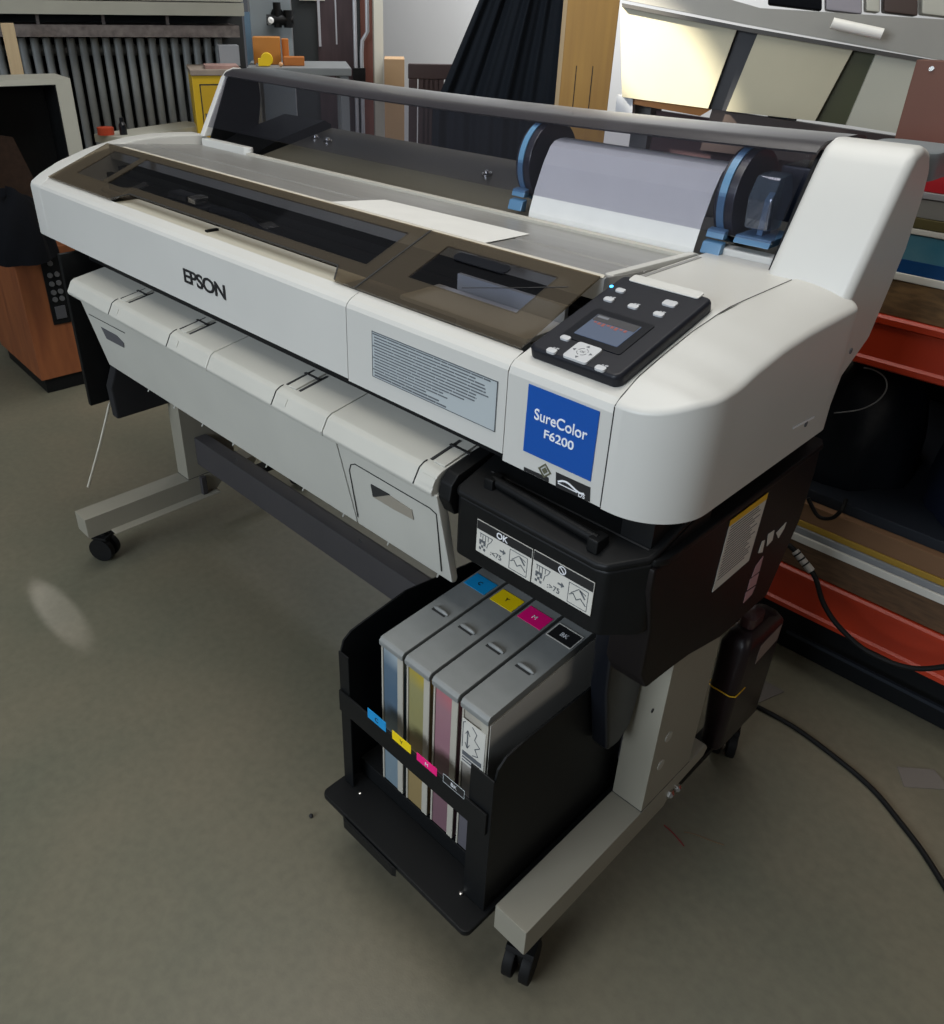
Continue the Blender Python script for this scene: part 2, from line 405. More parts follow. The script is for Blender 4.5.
for xb_ in (-.60,):
    obj('lid_rib', slab(NB(), [LO + X*(xb_-.012) + LE*.04 + LNn*.003, LO + X*(xb_+.012) + LE*.04 + LNn*.003, LO + X*(xb_+.012) + LE*(LLEN-.018) + LNn*.003, LO + X*(xb_-.012) + LE*(LLEN-.018) + LNn*.003], .0015, 0, LNn), lid_film, lid1)
r0, r1 = lid_x+.001, .5635
outer = [(r0, 0), (r1, 0), (r1, LLEN), (r0, LLEN)]; inner = [(r0+.055, .052), (r1-.05, .052), (r1-.05, LLEN-.022), (r0+.055, LLEN-.022)]
lid2 = obj('front_lid', ring(NB(), outer, inner, 0, .003), lid_film, PR)
obj('lid_window', slab(NB(), [LO + X*x + LE*t + LNn*.0005 for x, t in inner], .002, 0, LNn), lid_glass, lid2)
bm = NB()
slab(bm, [LO + X*x + LE*t + LNn*.0035 for x, t in rrect(r0+.085, r0+.185, LLEN-.047, LLEN-.030, .008)], .0015, 0, LNn)
obj('lid_grip', bm, black_gloss, lid2)
obj('lid_joint', strip(NB(), [LO + X*lid_x + LNn*.003, LO + X*lid_x + LE*LLEN + LNn*.003], .003, LNn), seam, lid2)
bm = NB(); strip(bm, [at_plane(462, 288, LO+LNn*.0036, LNn), at_plane(505, 288, LO+LNn*.0036, LNn), at_plane(568, 287, LO+LNn*.0036, LNn)], .0012, LNn, .0006)
obj('lid_crack', bm, black_ink, lid2)
# grey lit bed seen through the right window
bm = NB(); box(bm, .30, .535, .07, .149, .915, .921)
obj('capping_wall', box(NB(), .335, .53, .1505, .1575, .835, .944), pmat('capping_grey', (0.36, 0.39, 0.44, 1), 0.4), PR)
obj('capping_tray', bm, pmat('grey_tray_plastic', (0.50, 0.53, 0.58, 1), 0.4), PR)
# platen and rear guide
bm = prism_x(NB(), [(.174, .955), (.174, .984), (.178, .986), (.184, .9845), (.262, .977), (.266, .9755), (.270, .9770), (.408, .9635), (.408, .94)], -.811, .568)
obj('platen', bm, platen, PR)
obj('lid_back_edge', prism_x(NB(), [(.1735, .9855), (.1775, .9885), (.1800, .9865), (.1765, .984)], -.74, .566), pmat('trim_plastic', (0.5, 0.46, 0.38, 1), 0.45), PR)
s0 = at(253, 149, 'z', .966)
obj('paper_slot_strip', prism_x(NB(), [(.408, .950), (.408, .968), (.416, .9695), (.420, .966), (.420, .95)], -.70, .566), pmat('slot_strip_plastic', (0.46, 0.44, 0.38, 1), 0.5), PR)
bm = prism_x(NB(), [(.432, .945), (.432, .957), (.50, .971), (.66, 1.004), (.66, .986), (.5, .95)], -.600, .668)
gp = obj('rear_guide_plate', bm, olive, PR)
bm = prism_x(NB(), [(.424, .90), (.424, .962), (.50, .990), (.64, 1.022), (.66, 1.012), (.66, .90)], -.770, -.602)
obj('roll_end_block', bm, black, PR)
gn = Vector((0, -.033, .160)).normalized()
for (u, v) in ((316, 139), (328, 142), (487, 175)):
    p = at_plane(u, v, (0, .50, .9715), gn); bm = NB()
    tube(bm, [p - gn*.001, p + gn*.004, p + gn*.005, p + gn*.009], [.011, .011, .006, .005], 14)
    obj('guide_bolt', bm, steel, PR, smooth=True)
# left rear white return
pl = at(238, 147, 'z', .985)
bm = prism_z(NB(), [(-.796, .405), (pl.x-.012, .405), (pl.x, .415), (pl.x, .424), (-.796, .424)], .955, .981)
obj('left_rear_trim', bm, white, PR, bevel=.003)
# arms that carry the roll cover
arm_prof = [(.392, .966), (.476, 1.112), (.490, 1.130), (.515, 1.1385), (.545, 1.130), (.566, 1.105), (.572, 1.07), (.569, .998), (.524, .878), (.440, .829), (.392, .829)]
obj('cover_arm', prism_x(NB(), arm_prof, .674, .790), white, PR, bevel=.012, seg=3)
armline = [(.404, .95), (.482, 1.110), (.495, 1.120), (.55, 1.120), (.57, 1.10), (.572, 1.06), (.55, .95)]
obj('arm_liner', prism_x(NB(), armline, -.7775, -.7735), black, PR)
obj('arm_liner', prism_x(NB(), armline, .6695, .6735), black, PR)
larm = [(.402, .985), (.478, 1.112), (.492, 1.126), (.515, 1.133), (.55, 1.128), (.575, 1.11), (.58, 1.06), (.56, .985)]
obj('cover_arm', prism_x(NB(), larm, -.800, -.778), white, PR, bevel=.004)
# smoked roll cover: front film, top sheet, grey end
def sag(x): return -.009 * max(0.0, 1 - ((x+.05)/.73)**2)
def sheet_grid(bm, path, x0, x1, nx, th):
    """sheet swept along x through the (y, z) path, sagging in the middle"""
    def row(off):
        R = []
        for i in range(nx+1):
            x = x0 + (x1-x0)*i/nx; col = []
            for k, (y, z) in enumerate(path):
                a = Vector(path[max(k-1, 0)]); b = Vector(path[min(k+1, len(path)-1)]); t = (b-a).normalized()
                col.append(bm.verts.new((x, y + t.y*off, z + sag(x)*min(1, (z-1.0)/.12) - t.x*off)))
            R.append(col)
        return R
    A, B = row(0), row(th); fs = []
    n, m = nx+1, len(path)
    for i in range(nx):
        for k in range(m-1):
            fs.append(bm.faces.new((A[i][k], A[i+1][k], A[i+1][k+1], A[i][k+1]))); fs.append(bm.faces.new((B[i][k], B[i][k+1], B[i+1][k+1], B[i+1][k])))
        fs.append(bm.faces.new((A[i][0], B[i][0], B[i+1][0], A[i+1][0]))); fs.append(bm.faces.new((A[i][-1], A[i+1][-1], B[i+1][-1], B[i][-1])))
    for k in range(m-1):
        fs.append(bm.faces.new((A[0][k], A[0][k+1], B[0][k+1], B[0][k]))); fs.append(bm.faces.new((A[-1][k], B[-1][k], B[-1][k+1], A[-1][k+1])))
    bmesh.ops.recalc_face_normals(bm, faces=fs); return bm
obj('roll_cover_window', sheet_grid(NB(), [(.4125, 1.008), (.476, 1.119)], -.772, .668, 24, .002), cover_film, PR)
obj('roll_cover_top', sheet_grid(NB(), [(.474, 1.119), (.482, 1.126), (.500, 1.131), (.60, 1.131), (.635, 1.126), (.65, 1.112)], -.777, .673, 24, .004), cover_top, PR, smooth=True)
bm = prism_z(NB(), rrect(.686, .792, .548, .672, .035), 1.085, 1.124)
obj('roll_cover_end', bm, cover_grey, PR, bevel=.008)
# control module
mod_prof = [(0, .788), (0, .9065), (.003, .915), (.010, .921), (.205, .972), (.225, .9735), (.44, .9725), (.44, .80)]
mod = obj('control_module_housing', prism_x(NB(), mod_prof, XS[2]+GAP/2, XS[3]-GAP/2), white, PR)
# end cap with a round front corner
def end_cap():
    bm = NB(); R = .078; x0, x1 = XS[3]+GAP/2, XS[4]; yb = .408; rb = .020
    def xr(y):
        if y < R: return x1 - R + math.sqrt(max(0, R*R - (R-y)**2))
        if y > yb-rb: return x1 - rb + math.sqrt(max(0, rb*rb - (y-yb+rb)**2))
        return x1
    tab = [(0, .919), (.04, .938), (.08, .949), (.14, .963), (.20, .9715), (.26, .9745), (.42, .9745)]
    def top(y):
        for (a, p), (b, q) in zip(tab, tab[1:]):
            if a <= y <= b: t = (y-a)/(b-a); return p + (q-p)*(t*t*(3-2*t)*.3 + t*.7)
        return tab[-1][1]
    ys = [R*(1-math.cos(math.radians(a))) for a in range(0, 91, 6)] + [R + (yb-rb-R)*k/22 for k in range(1, 23)] + [yb-rb + rb*math.sin(math.radians(a)) for a in (15, 30, 45, 60, 75, 90)]
    nj = 24; rows = []; RR = .007
    for y in ys:
        r = []
        for j in range(nj+1):
            t = 1-(1-j/nj)**1.7; x = x0 + (xr(y)-x0)*t
            if y < R and x > x1-R: d = R - math.hypot(x-(x1-R), y-R)
            else: d = min(x1-x, y)
            if y > yb-rb and x > x1-rb: d = min(d, rb - math.hypot(x-(x1-rb), y-(yb-rb)))
            d = max(0, d)
            drop = RR - math.sqrt(max(0, RR*RR - max(0, RR-d)**2)) if d < RR else 0
            u = (x-x0)/(x1-x0)
            r.append(bm.verts.new((x, y, top(y) - .016*u*u*min(1, y/.10) - drop*.75)))
        rows.append(r)
    for a, b in zip(rows, rows[1:]):
        for j in range(nj): bm.faces.new((a[j], a[j+1], b[j+1], b[j]))
    loop = rows[0][:] + [r[-1] for r in rows[1:]] + rows[-1][-2::-1] + [r[0] for r in rows[-2:0:-1]]
    zs = lambda v: .7865 - .002*0
    low = [bm.verts.new((v.co.x, v.co.y, .7865)) for v in loop]
    n = len(loop)
    for i in range(n):
        j = (i+1) % n
        bm.faces.new((loop[i], low[i], low[j], loop[j]))
    bm.faces.new(low[::-1])
    bmesh.ops.recalc_face_normals(bm, faces=bm.faces[:])
    return bm
cap = obj('end_cap', end_cap(), white, PR, smooth=True)
pts = [(XS[3], -.0003, .79), (XS[3], -.0003, .915)]
obj('joint_line', strip(NB(), pts, .0011, (0, -1, 0), .0006), seam, PR)
pts = [(XS[3], .0, .9155), (XS[3], .010, .9235), (XS[3], .04, .9385), (XS[3], .08, .9497), (XS[3], .14, .9640), (XS[3], .20, .9726), (XS[3], .225, .9748), (XS[3], .26, .9752), (XS[3], .386, .9752)]
obj('joint_line', strip(NB(), pts, .0011, (0, -.2, 1), .0006), seam, PR)
obj('platen_end_trim', prism_x(NB(), [(.19, .960), (.19, .981), (.20, .985), (.30, .981), (.405, .976), (.42, .971), (.42, .955)], .552, .5655), white, PR, bevel=.003)
obj('trim_groove', strip(NB(), [(.574, .235, .9737), (.574, .40, .9732)], .006, Z, .0006), pmat('groove_grey', (0.26, 0.26, 0.25, 1), 0.6), PR)
obj('slot_end_trim', prism_z(NB(), rrect(.5685, .665, .441, .466, .009), .94, .982), white, PR, bevel=.003)
# rear side body below the arm (keeps the side closed)
obj('rear_housing', prism_x(NB(), [(.401, .80), (.401, .9715), (.44, .9715), (.47, .90), (.445, .80)], .70, .789), white, PR, bevel=.006)
# screw marks on the right side
for (u, v) in ((851, 351), (806, 424)):
    p = at(u, v, 'x', .8045); bm = NB(); disc_x(bm, p.x, p.y, p.z, .004, .0012, 16); obj('side_screw', bm, dark_ink, PR)
    p2 = at(u-4, v+6, 'x', .8045); p3 = at(u+5, v-1, 'x', .8045)
obj('side_scratch', strip(NB(), [at(793, 428, 'x', .8045), at(814, 417, 'x', .8045)], .003, X, .0008), white_ink, PR)
# control panel
CO = Vector((0, .010, .9225)); CE = Vector((0, .195, .051)).normalized(); CN = X.cross(CE).normalized()
PT = .014
def cp_rect(x0, x1, t0, t1, r, off, th, name, m, par, bevel=0):
    bm = NB(); prism_z(bm, rrect(x0, x1, t0, t1, r), off, off+th); frame_map(bm, CO, X, CE, CN); return obj(name, bm, m, par, bevel=bevel)
panel_out = rrect(.577, .704, .012, .203, .010)
bm = NB(); prism_z(bm, panel_out, -.004, PT); frame_map(bm, CO, X, CE, CN)
cpan = obj('control_panel', bm, pmat('panel_plastic', (0.008, 0.009, 0.014, 1), 0.42, spec=0.3), PR, bevel=.005, seg=3)
cp_rect(.592, .690, .190, .206, .004, .0141, .0022, 'panel_grip', white, cpan, .001)
def cpx(u, v, off=PT):
    p = at_plane(u, v, CO + CN*off, CN) - CO; return p.x, p.dot(CE)
x, t = cpx(607.5, 331)
scr = cp_rect(x-.041, x+.041, t-.035, t+.035, .003, PT, .0010, 'screen_bezel', black_gloss, cpan)
cp_rect(x-.030, x+.030, t-.024, t+.024, .001, PT+.001, .0006, 'screen', screen_m, cpan)
cp_rect(x-.029, x+.029, t+.010, t+.0235, .001, PT+.0016, .0003, 'screen_header', screen_top, cpan)
bm = NB()
for k in range(8):
    prism_z(bm, [(x-.024+.006*k, t+.006-.0016*(k % 3)), (x-.0205+.006*k, t+.006-.0016*(k % 3)), (x-.0205+.006*k, t+.0085), (x-.024+.006*k, t+.0085)], PT+.0016, PT+.002)
frame_map(bm, CO, X, CE, CN); obj('screen_figures', bm, screen_red, cpan)
bm = NB(); prism_z(bm, rrect(x-.027, x-.012, t+.017, t+.021, .0008), PT+.0019, PT+.0022); frame_map(bm, CO, X, CE, CN); obj('screen_title', bm, screen_bar, cpan)
for (u, v, w, h) in ((620.6, 290.3, .0125, .0085), (609, 299.2, .0135, .0085), (633.3, 306.2, .0135, .0085), (670, 303.4, .0175, .0115), (658.8, 314, .0135, .0085),
                     (565.6, 337.8, .0130, .0085), (551.8, 350.5, .0130, .0085), (600.5, 368, .0130, .0085)):
    x, t = cpx(u, v, PT+.0015)
    cp_rect(x-w/2, x+w/2, t-h/2, t+h/2, .0032, PT-.001, .0035, 'button', button_m, cpan, .0007)
    if not (620 < u < 621):
        bm = NB(); prism_z(bm, rrect(x+.0005, x+.0045, t+.0065, t+.0088, .0008), PT+.0002, PT+.0006); prism_z(bm, rrect(x-.0035, x-.0005, t+.0065, t+.0082, .0005), PT+.0002, PT+.0006)
        frame_map(bm, CO, X, CE, CN); obj('button_marking', bm, pmat('panel_print', (0.35, 0.36, 0.38, 1), 0.5) if 'panel_print' not in MATS else MATS['panel_print'], cpan)
x, t = cpx(582.5, 352.6, PT+.0015)
dp = cp_rect(x-.0165, x+.0165, t-.0165, t+.0165, .004, PT-.001, .0035, 'arrow_pad', button_m, cpan, .0007)
bm = NB()
for a in range(4):
    c, s = math.cos(a*math.pi/2), math.sin(a*math.pi/2)
    prism_z(bm, [(x+c*.0135, t+s*.0135), (x+c*.0100-s*.0022, t+s*.0100+c*.0022), (x+c*.0100+s*.0022, t+s*.0100-c*.0022)], PT+.0025, PT+.0029)
for a in range(4):
    pts = [(x+.0062*math.cos(math.radians(a*90+12+q)), t+.0062*math.sin(math.radians(a*90+12+q))) for q in (0, 16, 33, 50, 66)]
    for p, q in zip(pts, pts[1:]):
        dx, dy = q[0]-x, q[1]-t; k = 1.1; px_, py_ = p[0]-x, p[1]-t
        prism_z(bm, [p, q, (x+dx*k, t+dy*k), (x+px_*k, t+py_*k)], PT+.0025, PT+.0028)
frame_map(bm, CO, X, CE, CN); obj('arrow_marks', bm, dark_ink, cpan)
bm = text_bm('OK', .0045, .0003, align='CENTER'); frame_map(bm, CO + X*x + CE*(t-.0016) + CN*(PT+.0026), X, CE, CN); obj('pad_lettering', bm, dark_ink, cpan)
x, t = cpx(611.5, 286.5)
bm = NB(); tube(bm, [(x, t, PT-.001), (x, t, PT+.0008), (x, t, PT+.0012)], [.0022, .0022, .001], 14); frame_map(bm, CO, X, CE, CN); obj('status_light', bm, led_m, cpan, smooth=True)
# printed matter on the front
def front_quad(pts, name, m, par, th=.0008, y=0.0):
    q = [at(u, v, 'y', y-.0002) for u, v in pts]; return obj(name, slab(NB(), q, th, 0, (0, -1, 0)), m, par)
def front_text(s, u0, v0, u1, size, m, name, par, y=-.0012, bold=0.0, spacing=1.0, zoff=0.0):
    """lettering on the front face from pixel (u0, v0) to column u1; keeps the given cap size"""
    a = at(u0, v0, 'y', y); b = at_plane(u1, v0 + 200, (0, y, a.z), (0, -1, 0))
    bm = text_bm(s, size, .0008, spacing, bold)
    xs = [v.co.x for v in bm.verts]; w = max(xs) - min(xs); x0 = min(xs)
    # width on the wall so that the text ends at column u1
    lo, hi = 0.0, 1.0
    for _ in range(40):
        mid = (lo+hi)/2; p = a + X*mid; d = CR.transposed() @ (p - CAM_LOC); u = PX + FPX*d.x/-d.z
        if u < u1: lo = mid
        else: hi = mid
    k = lo / w
    for v in bm.verts: v.co.x = (v.co.x - x0)*k
    frame_map(bm, a, X, Z, -Y)
    return obj(name, bm, m, par)
a_, b_, c_, d_ = at(527.8, 382.3, 'y', 0), at(599.3, 411.8, 'y', 0), at(592, 481.5, 'y', 0), at(525.3, 451, 'y', 0)
zt, zb = (a_.z+b_.z)/2, (c_.z+d_.z)/2; xl, xr_ = (a_.x+d_.x)/2, (b_.x+c_.x)/2
bl = obj('blue_badge', slab(NB(), [(xl, -.0003, zb), (xr_, -.0003, zb), (xr_, -.0003, zt), (xl, -.0003, zt)], .0009, 0, (0, -1, 0)), blue_label, PR)
hgt = zt - zb
front_text('SureColor', 534.2, 418.5, 586.6, hgt*.225, white_ink, 'badge_lettering', bl, y=-.0015, bold=.00015)
front_text('F6200', 543.9, 437.6, 573.2, hgt*.175, white_ink, 'badge_lettering', bl, y=-.0015, bold=.0002)
front_text('EPSON', 184.6, 281.5, 226, .0355, black_ink, 'maker_lettering', fp1, y=-.001, bold=.0006, spacing=.9)
# small emblem and black badge below the blue square
es = front_quad([(524.2, 466.8), (548.8, 477.8), (548.8, 482.2), (524.2, 470.2)], 'energy_sticker', black_ink, PR)
pe = at(545, 470.5, 'y', 0); bm = NB()
for r, o in ((.0088, .0004), ):
    pts = [(pe.x+r*math.cos(math.radians(45+90*k)), pe.z+r*1.15*math.sin(math.radians(45+90*k))) for k in range(4)]
for k in range(4):
    a0 = math.radians(90*k); a1 = math.radians(90*k+90)
    P = lambda a, r: (pe.x + r*math.cos(a), -.0006, pe.z + r*math.sin(a))
    slab(bm, [P(a0, .010), P(a1, .010), P(a1, .0072), P(a0, .0072)], .0006, 0, (0, -1, 0))
P = lambda a, r: (pe.x + r*math.cos(a), -.0006, pe.z + r*math.sin(a))
slab(bm, [P(math.radians(90*k), .0045) for k in range(4)], .0006, 0, (0, -1, 0))
obj('diamond_emblem', bm, pmat('olive_print', (0.10, 0.10, 0.06, 1), 0.5), es)
bb = front_quad([(556.3, 472), (590.5, 487.5), (589.9, 501.8), (556, 486.6)], 'black_badge', black_ink, PR)
bm = NB(); pts = [at(558+2.0*k, 481.5 + .80*k - 2.8*math.sin(k*.42), 'y', -.0012) for k in range(14)]
strip(bm, pts, .0022, (0, -1, 0), .0006); strip(bm, [at(558, 483, 'y', -.0012), at(577, 492.5, 'y', -.0012)], .0010, (0, -1, 0), .0006)
obj('badge_flourish', bm, white_ink, bb)
front_text('DS', 578.3, 496.2, 584.5, .008, white_ink, 'badge_lettering', bb, y=-.0013)
# grey instruction sticker with its lines of print
gq = [(370, 330.5), (497, 379.5), (497, 432), (375.5, 377.5)]
A, B, Cc, D = [at(u, v, 'y', 0) for u, v in gq]
sx0, sx1, sz1, sz0 = (A.x+D.x)/2, (B.x+Cc.x)/2, (A.z+B.z)/2, (Cc.z+D.z)/2
gl = obj('instruction_sticker', slab(NB(), [(sx0, -.0003, sz0), (sx1, -.0003, sz0), (sx1, -.0003, sz1), (sx0, -.0003, sz1)], .0008, 0, (0, -1, 0)), label_grey, fp2)
bm = NB(); rnd = random.Random(3); nl = 15
for k in range(nl):
    z = sz1 - (sz1-sz0)*(k+.8)/(nl+.7); x = sx0 + .002 + (.003 if k % 4 else 0)
    end = sx1 - .004 - (sx1-sx0)*(rnd.random()*.14 if k < 9 else .20+rnd.random()*.35)
    thick = .0016 if k < 13 else .0020
    while x < end:
        w = rnd.uniform(.010, .045); box(bm, x, min(x+w, end), -.0016, -.0009, z-thick/2, z+thick/2); x += w + .0014
for s in ((sx0, sx1, sz1-.0012, sz1), (sx0, sx1, sz0, sz0+.0010), (sx0, sx0+.001, sz0, sz1), (sx1-.001, sx1, sz0, sz1)):
    box(bm, s[0], s[1], -.0016, -.0009, s[2], s[3])
obj('sticker_print', bm, dark_ink, gl)
# ------------------------------------------------------------------ output tray under the front
TX0, TX1 = -.652, .488
top_prof = [(.075, .764), (-.026, .7475), (-.034, .743), (-.046, .722), (-.044, .715), (.075, .715)]
tj = [TX0, .268*0-.302, .264*0+.255, TX1]
j1 = at(206, 368, 'y', -.045).x; j2 = at(322, 436, 'y', -.045).x
tj = [TX0, j1, j2, TX1]
TN = Vector((0, -(.764-.7475)/(.101), 1)).normalized()       # normal of its top face
def tray_top(y): return .7475 + (y+.026)*(.764-.7475)/.101
for a, b in zip(tj, tj[1:]):
    obj('tray_cover', prism_x(NB(), top_prof, a+.0008, b-.0008), tray_white, PR, bevel=.002, angle=20)
PO, PN = Vector((0, -.040, .718)), Vector((0, -.167, -.036)).normalized()   # tray front: a point and its outward normal
face_prof = [(-.040, .717), (-.003, .5535), (.006, .551), (.009, .558), (-.022, .717)]
fx0 = at_plane(82, 304, PO, PN).x
fj = at_plane(337, 446, PO, PN).x
obj('tray_front', prism_x(NB(), face_prof, fx0, fj-.0012), tray_white, PR, bevel=.002)
tf = obj('tray_front', prism_x(NB(), face_prof, fj+.0012, TX1+.004), tray_white, PR, bevel=.002)
def tq(pts, name, m, par, th=.0010, off=.0):
    return obj(name, slab(NB(), [at_plane(u, v, PO, PN) + PN*off for u, v in pts], th, 0, PN), m, par)
def tline(pts, name, w=.0022, m=None):
    return obj(name, strip(NB(), [at_plane(u, v, PO, PN) for u, v in pts], w, PN), m or seam, PR)
tline([(358, 517), (349.5, 470), (351, 464.5), (355, 464), (430, 508), (436.5, 514), (441.5, 571)], 'door_outline', .0014)
tline([(89, 314), (125, 333)], 'door_outline', .0014)
tq([(371.3, 484), (391, 496), (412, 510), (414, 519.5), (394, 509), (373.5, 496.5)], 'handle_recess', pmat('recess_plastic', (0.30, 0.27, 0.22, 1), 0.5), PR, .0012)
tq([(371.3, 484), (390, 494.5), (376, 496.5), (373.5, 496)], 'handle_recess', seam, PR, .0016)  # flat dark piece, painted shade at the top of the recess
tq([(101.5, 327), (117, 335.5), (124, 343), (124.3, 347.5), (107, 338.5)], 'handle_recess', pmat('recess_shade', (0.09, 0.09, 0.10, 1), 0.5), PR, .0012)  # flat slab, the shade inside the recess is put into its colour
# latches on the tray: two slots, a hinge bar and a catch on the bevel
for (u, v) in ((118, 300), (174, 332), (279, 389), (428, 462)):
    c = at_plane(u, v, (0, -.026, .7475), TN); x = c.x
    lt = None
    for dx in (0, .034):
        p = [Vector((x+dx, y, tray_top(y)+.0003)) for y in (-.016, .040)]
        s = strip(NB(), p, .0052, TN, .0008); o = obj('latch_slot', s, seam, PR)
    box_ = NB(); prism_x(box_, [(-.018, tray_top(-.018)), (-.018, tray_top(-.018)+.003), (.044, tray_top(.044)+.004), (.044, tray_top(.044))], x+.0065, x+.0275)
    lt = obj('latch', box_, tray_white, PR, bevel=.001)
    bm = NB(); box(bm, x-.002, x+.036, .020, .0245, tray_top(.022)+.0022, tray_top(.022)+.0042); obj('latch_bar', bm, seam, lt)
    bm = NB()
    e = Vector((x-.004, -.020, tray_top(-.02)+.0005)); strip(bm, [e, Vector((x-.004, -.026, .7477)), Vector((x-.004, -.0345, .7432)), Vector((x-.004, -.0462, .7222))], .0016, (0, -.6, .8)); 
    obj('latch_line', bm, seam, lt)
    bm = NB(); bn = Vector((0, -.021, .012)).normalized()
    b0 = Vector((0, -.036, .7395)); bd_ = Vector((0, -.010, -.0175)).normalized()
    slab(bm, [b0 + X*(x+.004), b0 + X*(x+.030), b0 + X*(x+.030) + bd_*.012, b0 + X*(x+.004) + bd_*.012], .0012, 0, bn)
    obj('latch_catch', bm, tray_white, lt)
rnd = random.Random(5)
for k in range(9):
    x = fx0 + .16 + k*.112
    obj('tray_tine', tube(NB(), [(x, .012, .554), (x, .010, .543), (x, .006, .537)], [.0022, .0018, .0012], 6), tray_white, PR)
obj('tray_end_cap', prism_x(NB(), [(.075, .768), (-.020, .750), (-.032, .738), (-.036, .715), (-.024, .690), (.03, .680), (.075, .68)], TX1+.0015, .512), black, PR, bevel=.003)
# dark underside of the machine, left side skirt and the folded cloth catcher
obj('inner_chassis', box(NB(), -.79, .668, .1785, .398, .801, .939), black, PR)
obj('lower_chassis', box(NB(), -.70, .70, .115, .44, .60, .7995), black, PR)
obj('front_slot', box(NB(), -.765, .56, .033, .115, .768, .7995), black, PR)
obj('side_skirt', prism_x(NB(), [(-.030, .79), (-.030, .425), (.030, .4255), (.13, .47), (.30, .60), (.40, .79)], -.708, -.694), black, PR, bevel=.002)
bm = prism_x(NB(), [(.012, .47), (.014, .386), (.150, .386), (.28, .43), (.28, .60), (.05, .56)], -.690, -.660)
obj('cloth_pouch', bm, pmat('black_cloth', (0.008, 0.008, 0.009, 1), 0.9), PR, bevel=.006)
obj('catcher_rod', tube(NB(), [at(110, 402, 'x', -.712), at(100, 444, 'x', -.716), at(88, 487, 'x', -.72)], .0032, 8), pmat('rod_metal', (0.55, 0.52, 0.44, 1), 0.35, metal=0.6), PR, smooth=True)
# ------------------------------------------------------------------ right side: black panel, ink cover
side_prof = [(.012, .733), (.45, .733), (.4525, .728), (.458, .69), (.452, .606), (.40, .485), (.255, .487), (.161, .512), (.113, .519), (.05, .525), (.03, .56), (.03, .63), (.012, .70)]
obj('side_neck', box(NB(), .735, .776, .02, .43, .7445, .7855), black, PR)
sdp = obj('side_panel', prism_x(NB(), side_prof, .735, .790), brown_black, PR, bevel=.005)
obj('side_ledge', prism_z(NB(), [(.735, .015), (.787, .015), (.7955, .03), (.7955, .44), (.787, .455), (.735, .455)], .7335, .744), black, PR, bevel=.003)
def side_quad(pts, name, m, par, th=.0008, x=.7903):
    return obj(name, slab(NB(), [at(u, v, 'x', x) for u, v in pts], th, 0, (1, 0, 0)), m, par)
wl = side_quad([(730.3, 520.5), (768, 492.5), (748.3, 560.5), (712, 592)], 'warning_sticker', label_white, sdp)
side_quad([(730.3, 520.5), (768, 492.5), (766.5, 499), (729, 526.5)], 'sticker_header', label_yellow, wl, .0006, .7909)
bm = NB(); rnd = random.Random(9)
def lerp(a, b, t): return (a[0]+(b[0]-a[0])*t, a[1]+(b[1]-a[1])*t)
for k in range(19):
    t = .13 + .74*k/18; l = lerp((730.3, 520.5), (712, 592), t); r = lerp((768, 492.5), (748.3, 560.5), t)
    e = .94 - rnd.random()*.25
    p, q = lerp(l, r, .08), lerp(l, r, e)
    strip(bm, [at(*p, 'x', .7911), at(*q, 'x', .7911)], .0013, X, .0005)
obj('sticker_print', bm, dark_ink, wl)
for pts, m in (([(762, 541), (764.5, 540), (762, 552), (758, 553)], label_white), ([(768, 534), (774, 530), (772, 540), (766.5, 546)], label_white), ([(776, 533), (786, 522), (784, 528), (778, 538)], label_white),
               ([(755.5, 566), (763, 556), (759, 571), (751.5, 577)], pink), ([(750, 579), (758.5, 573), (755.5, 584), (747, 590)], pink), ([(746, 592), (755, 586), (751.5, 594), (743, 603)], pink)):
    side_quad(pts, 'torn_sticker', m, sdp)
def uz(x, y): return .7365 + max(0, (y+.03))*.30
foot_u = [(.514, -.024), (.520, -.030), (.738, -.030), (.752, -.026), (.783, .008), (.786, .02), (.786, .14), (.514, .14)]
ic = obj('ink_cover', prism_z(NB(), [(x, y+.004) for x, y in foot_u[:6]] + [(.786, .14), (.514, .14)], .632, lambda x, y: uz(x, y)-.012), black, PR, bevel=.004)
obj('ink_cover_lid', prism_z(NB(), foot_u, lambda x, y: uz(x, y)-.0105, uz), black, PR, bevel=.004, seg=3)
# bar handle with its two clips
ba, bb_ = at(494, 480, 'z', .752), at(598, 540, 'z', .752)
bar = obj('cover_bar', tube(NB(), [ba, bb_], .0070, 14), black, PR, smooth=True)
for p, s in ((ba, -1), (bb_, 1)):
    obj('bar_clip', box(NB(), p.x-.008, p.x+.008, p.y-.012, p.y+.012, p.z-.013, p.z+.006), black, bar, bevel=.003)
bm = NB(); strip(bm, [(.535, .018, uz(0, .018)), (.775, .018, uz(0, .018))], .002, (0, -.3, 1)); obj('cover_groove', bm, seam, PR)
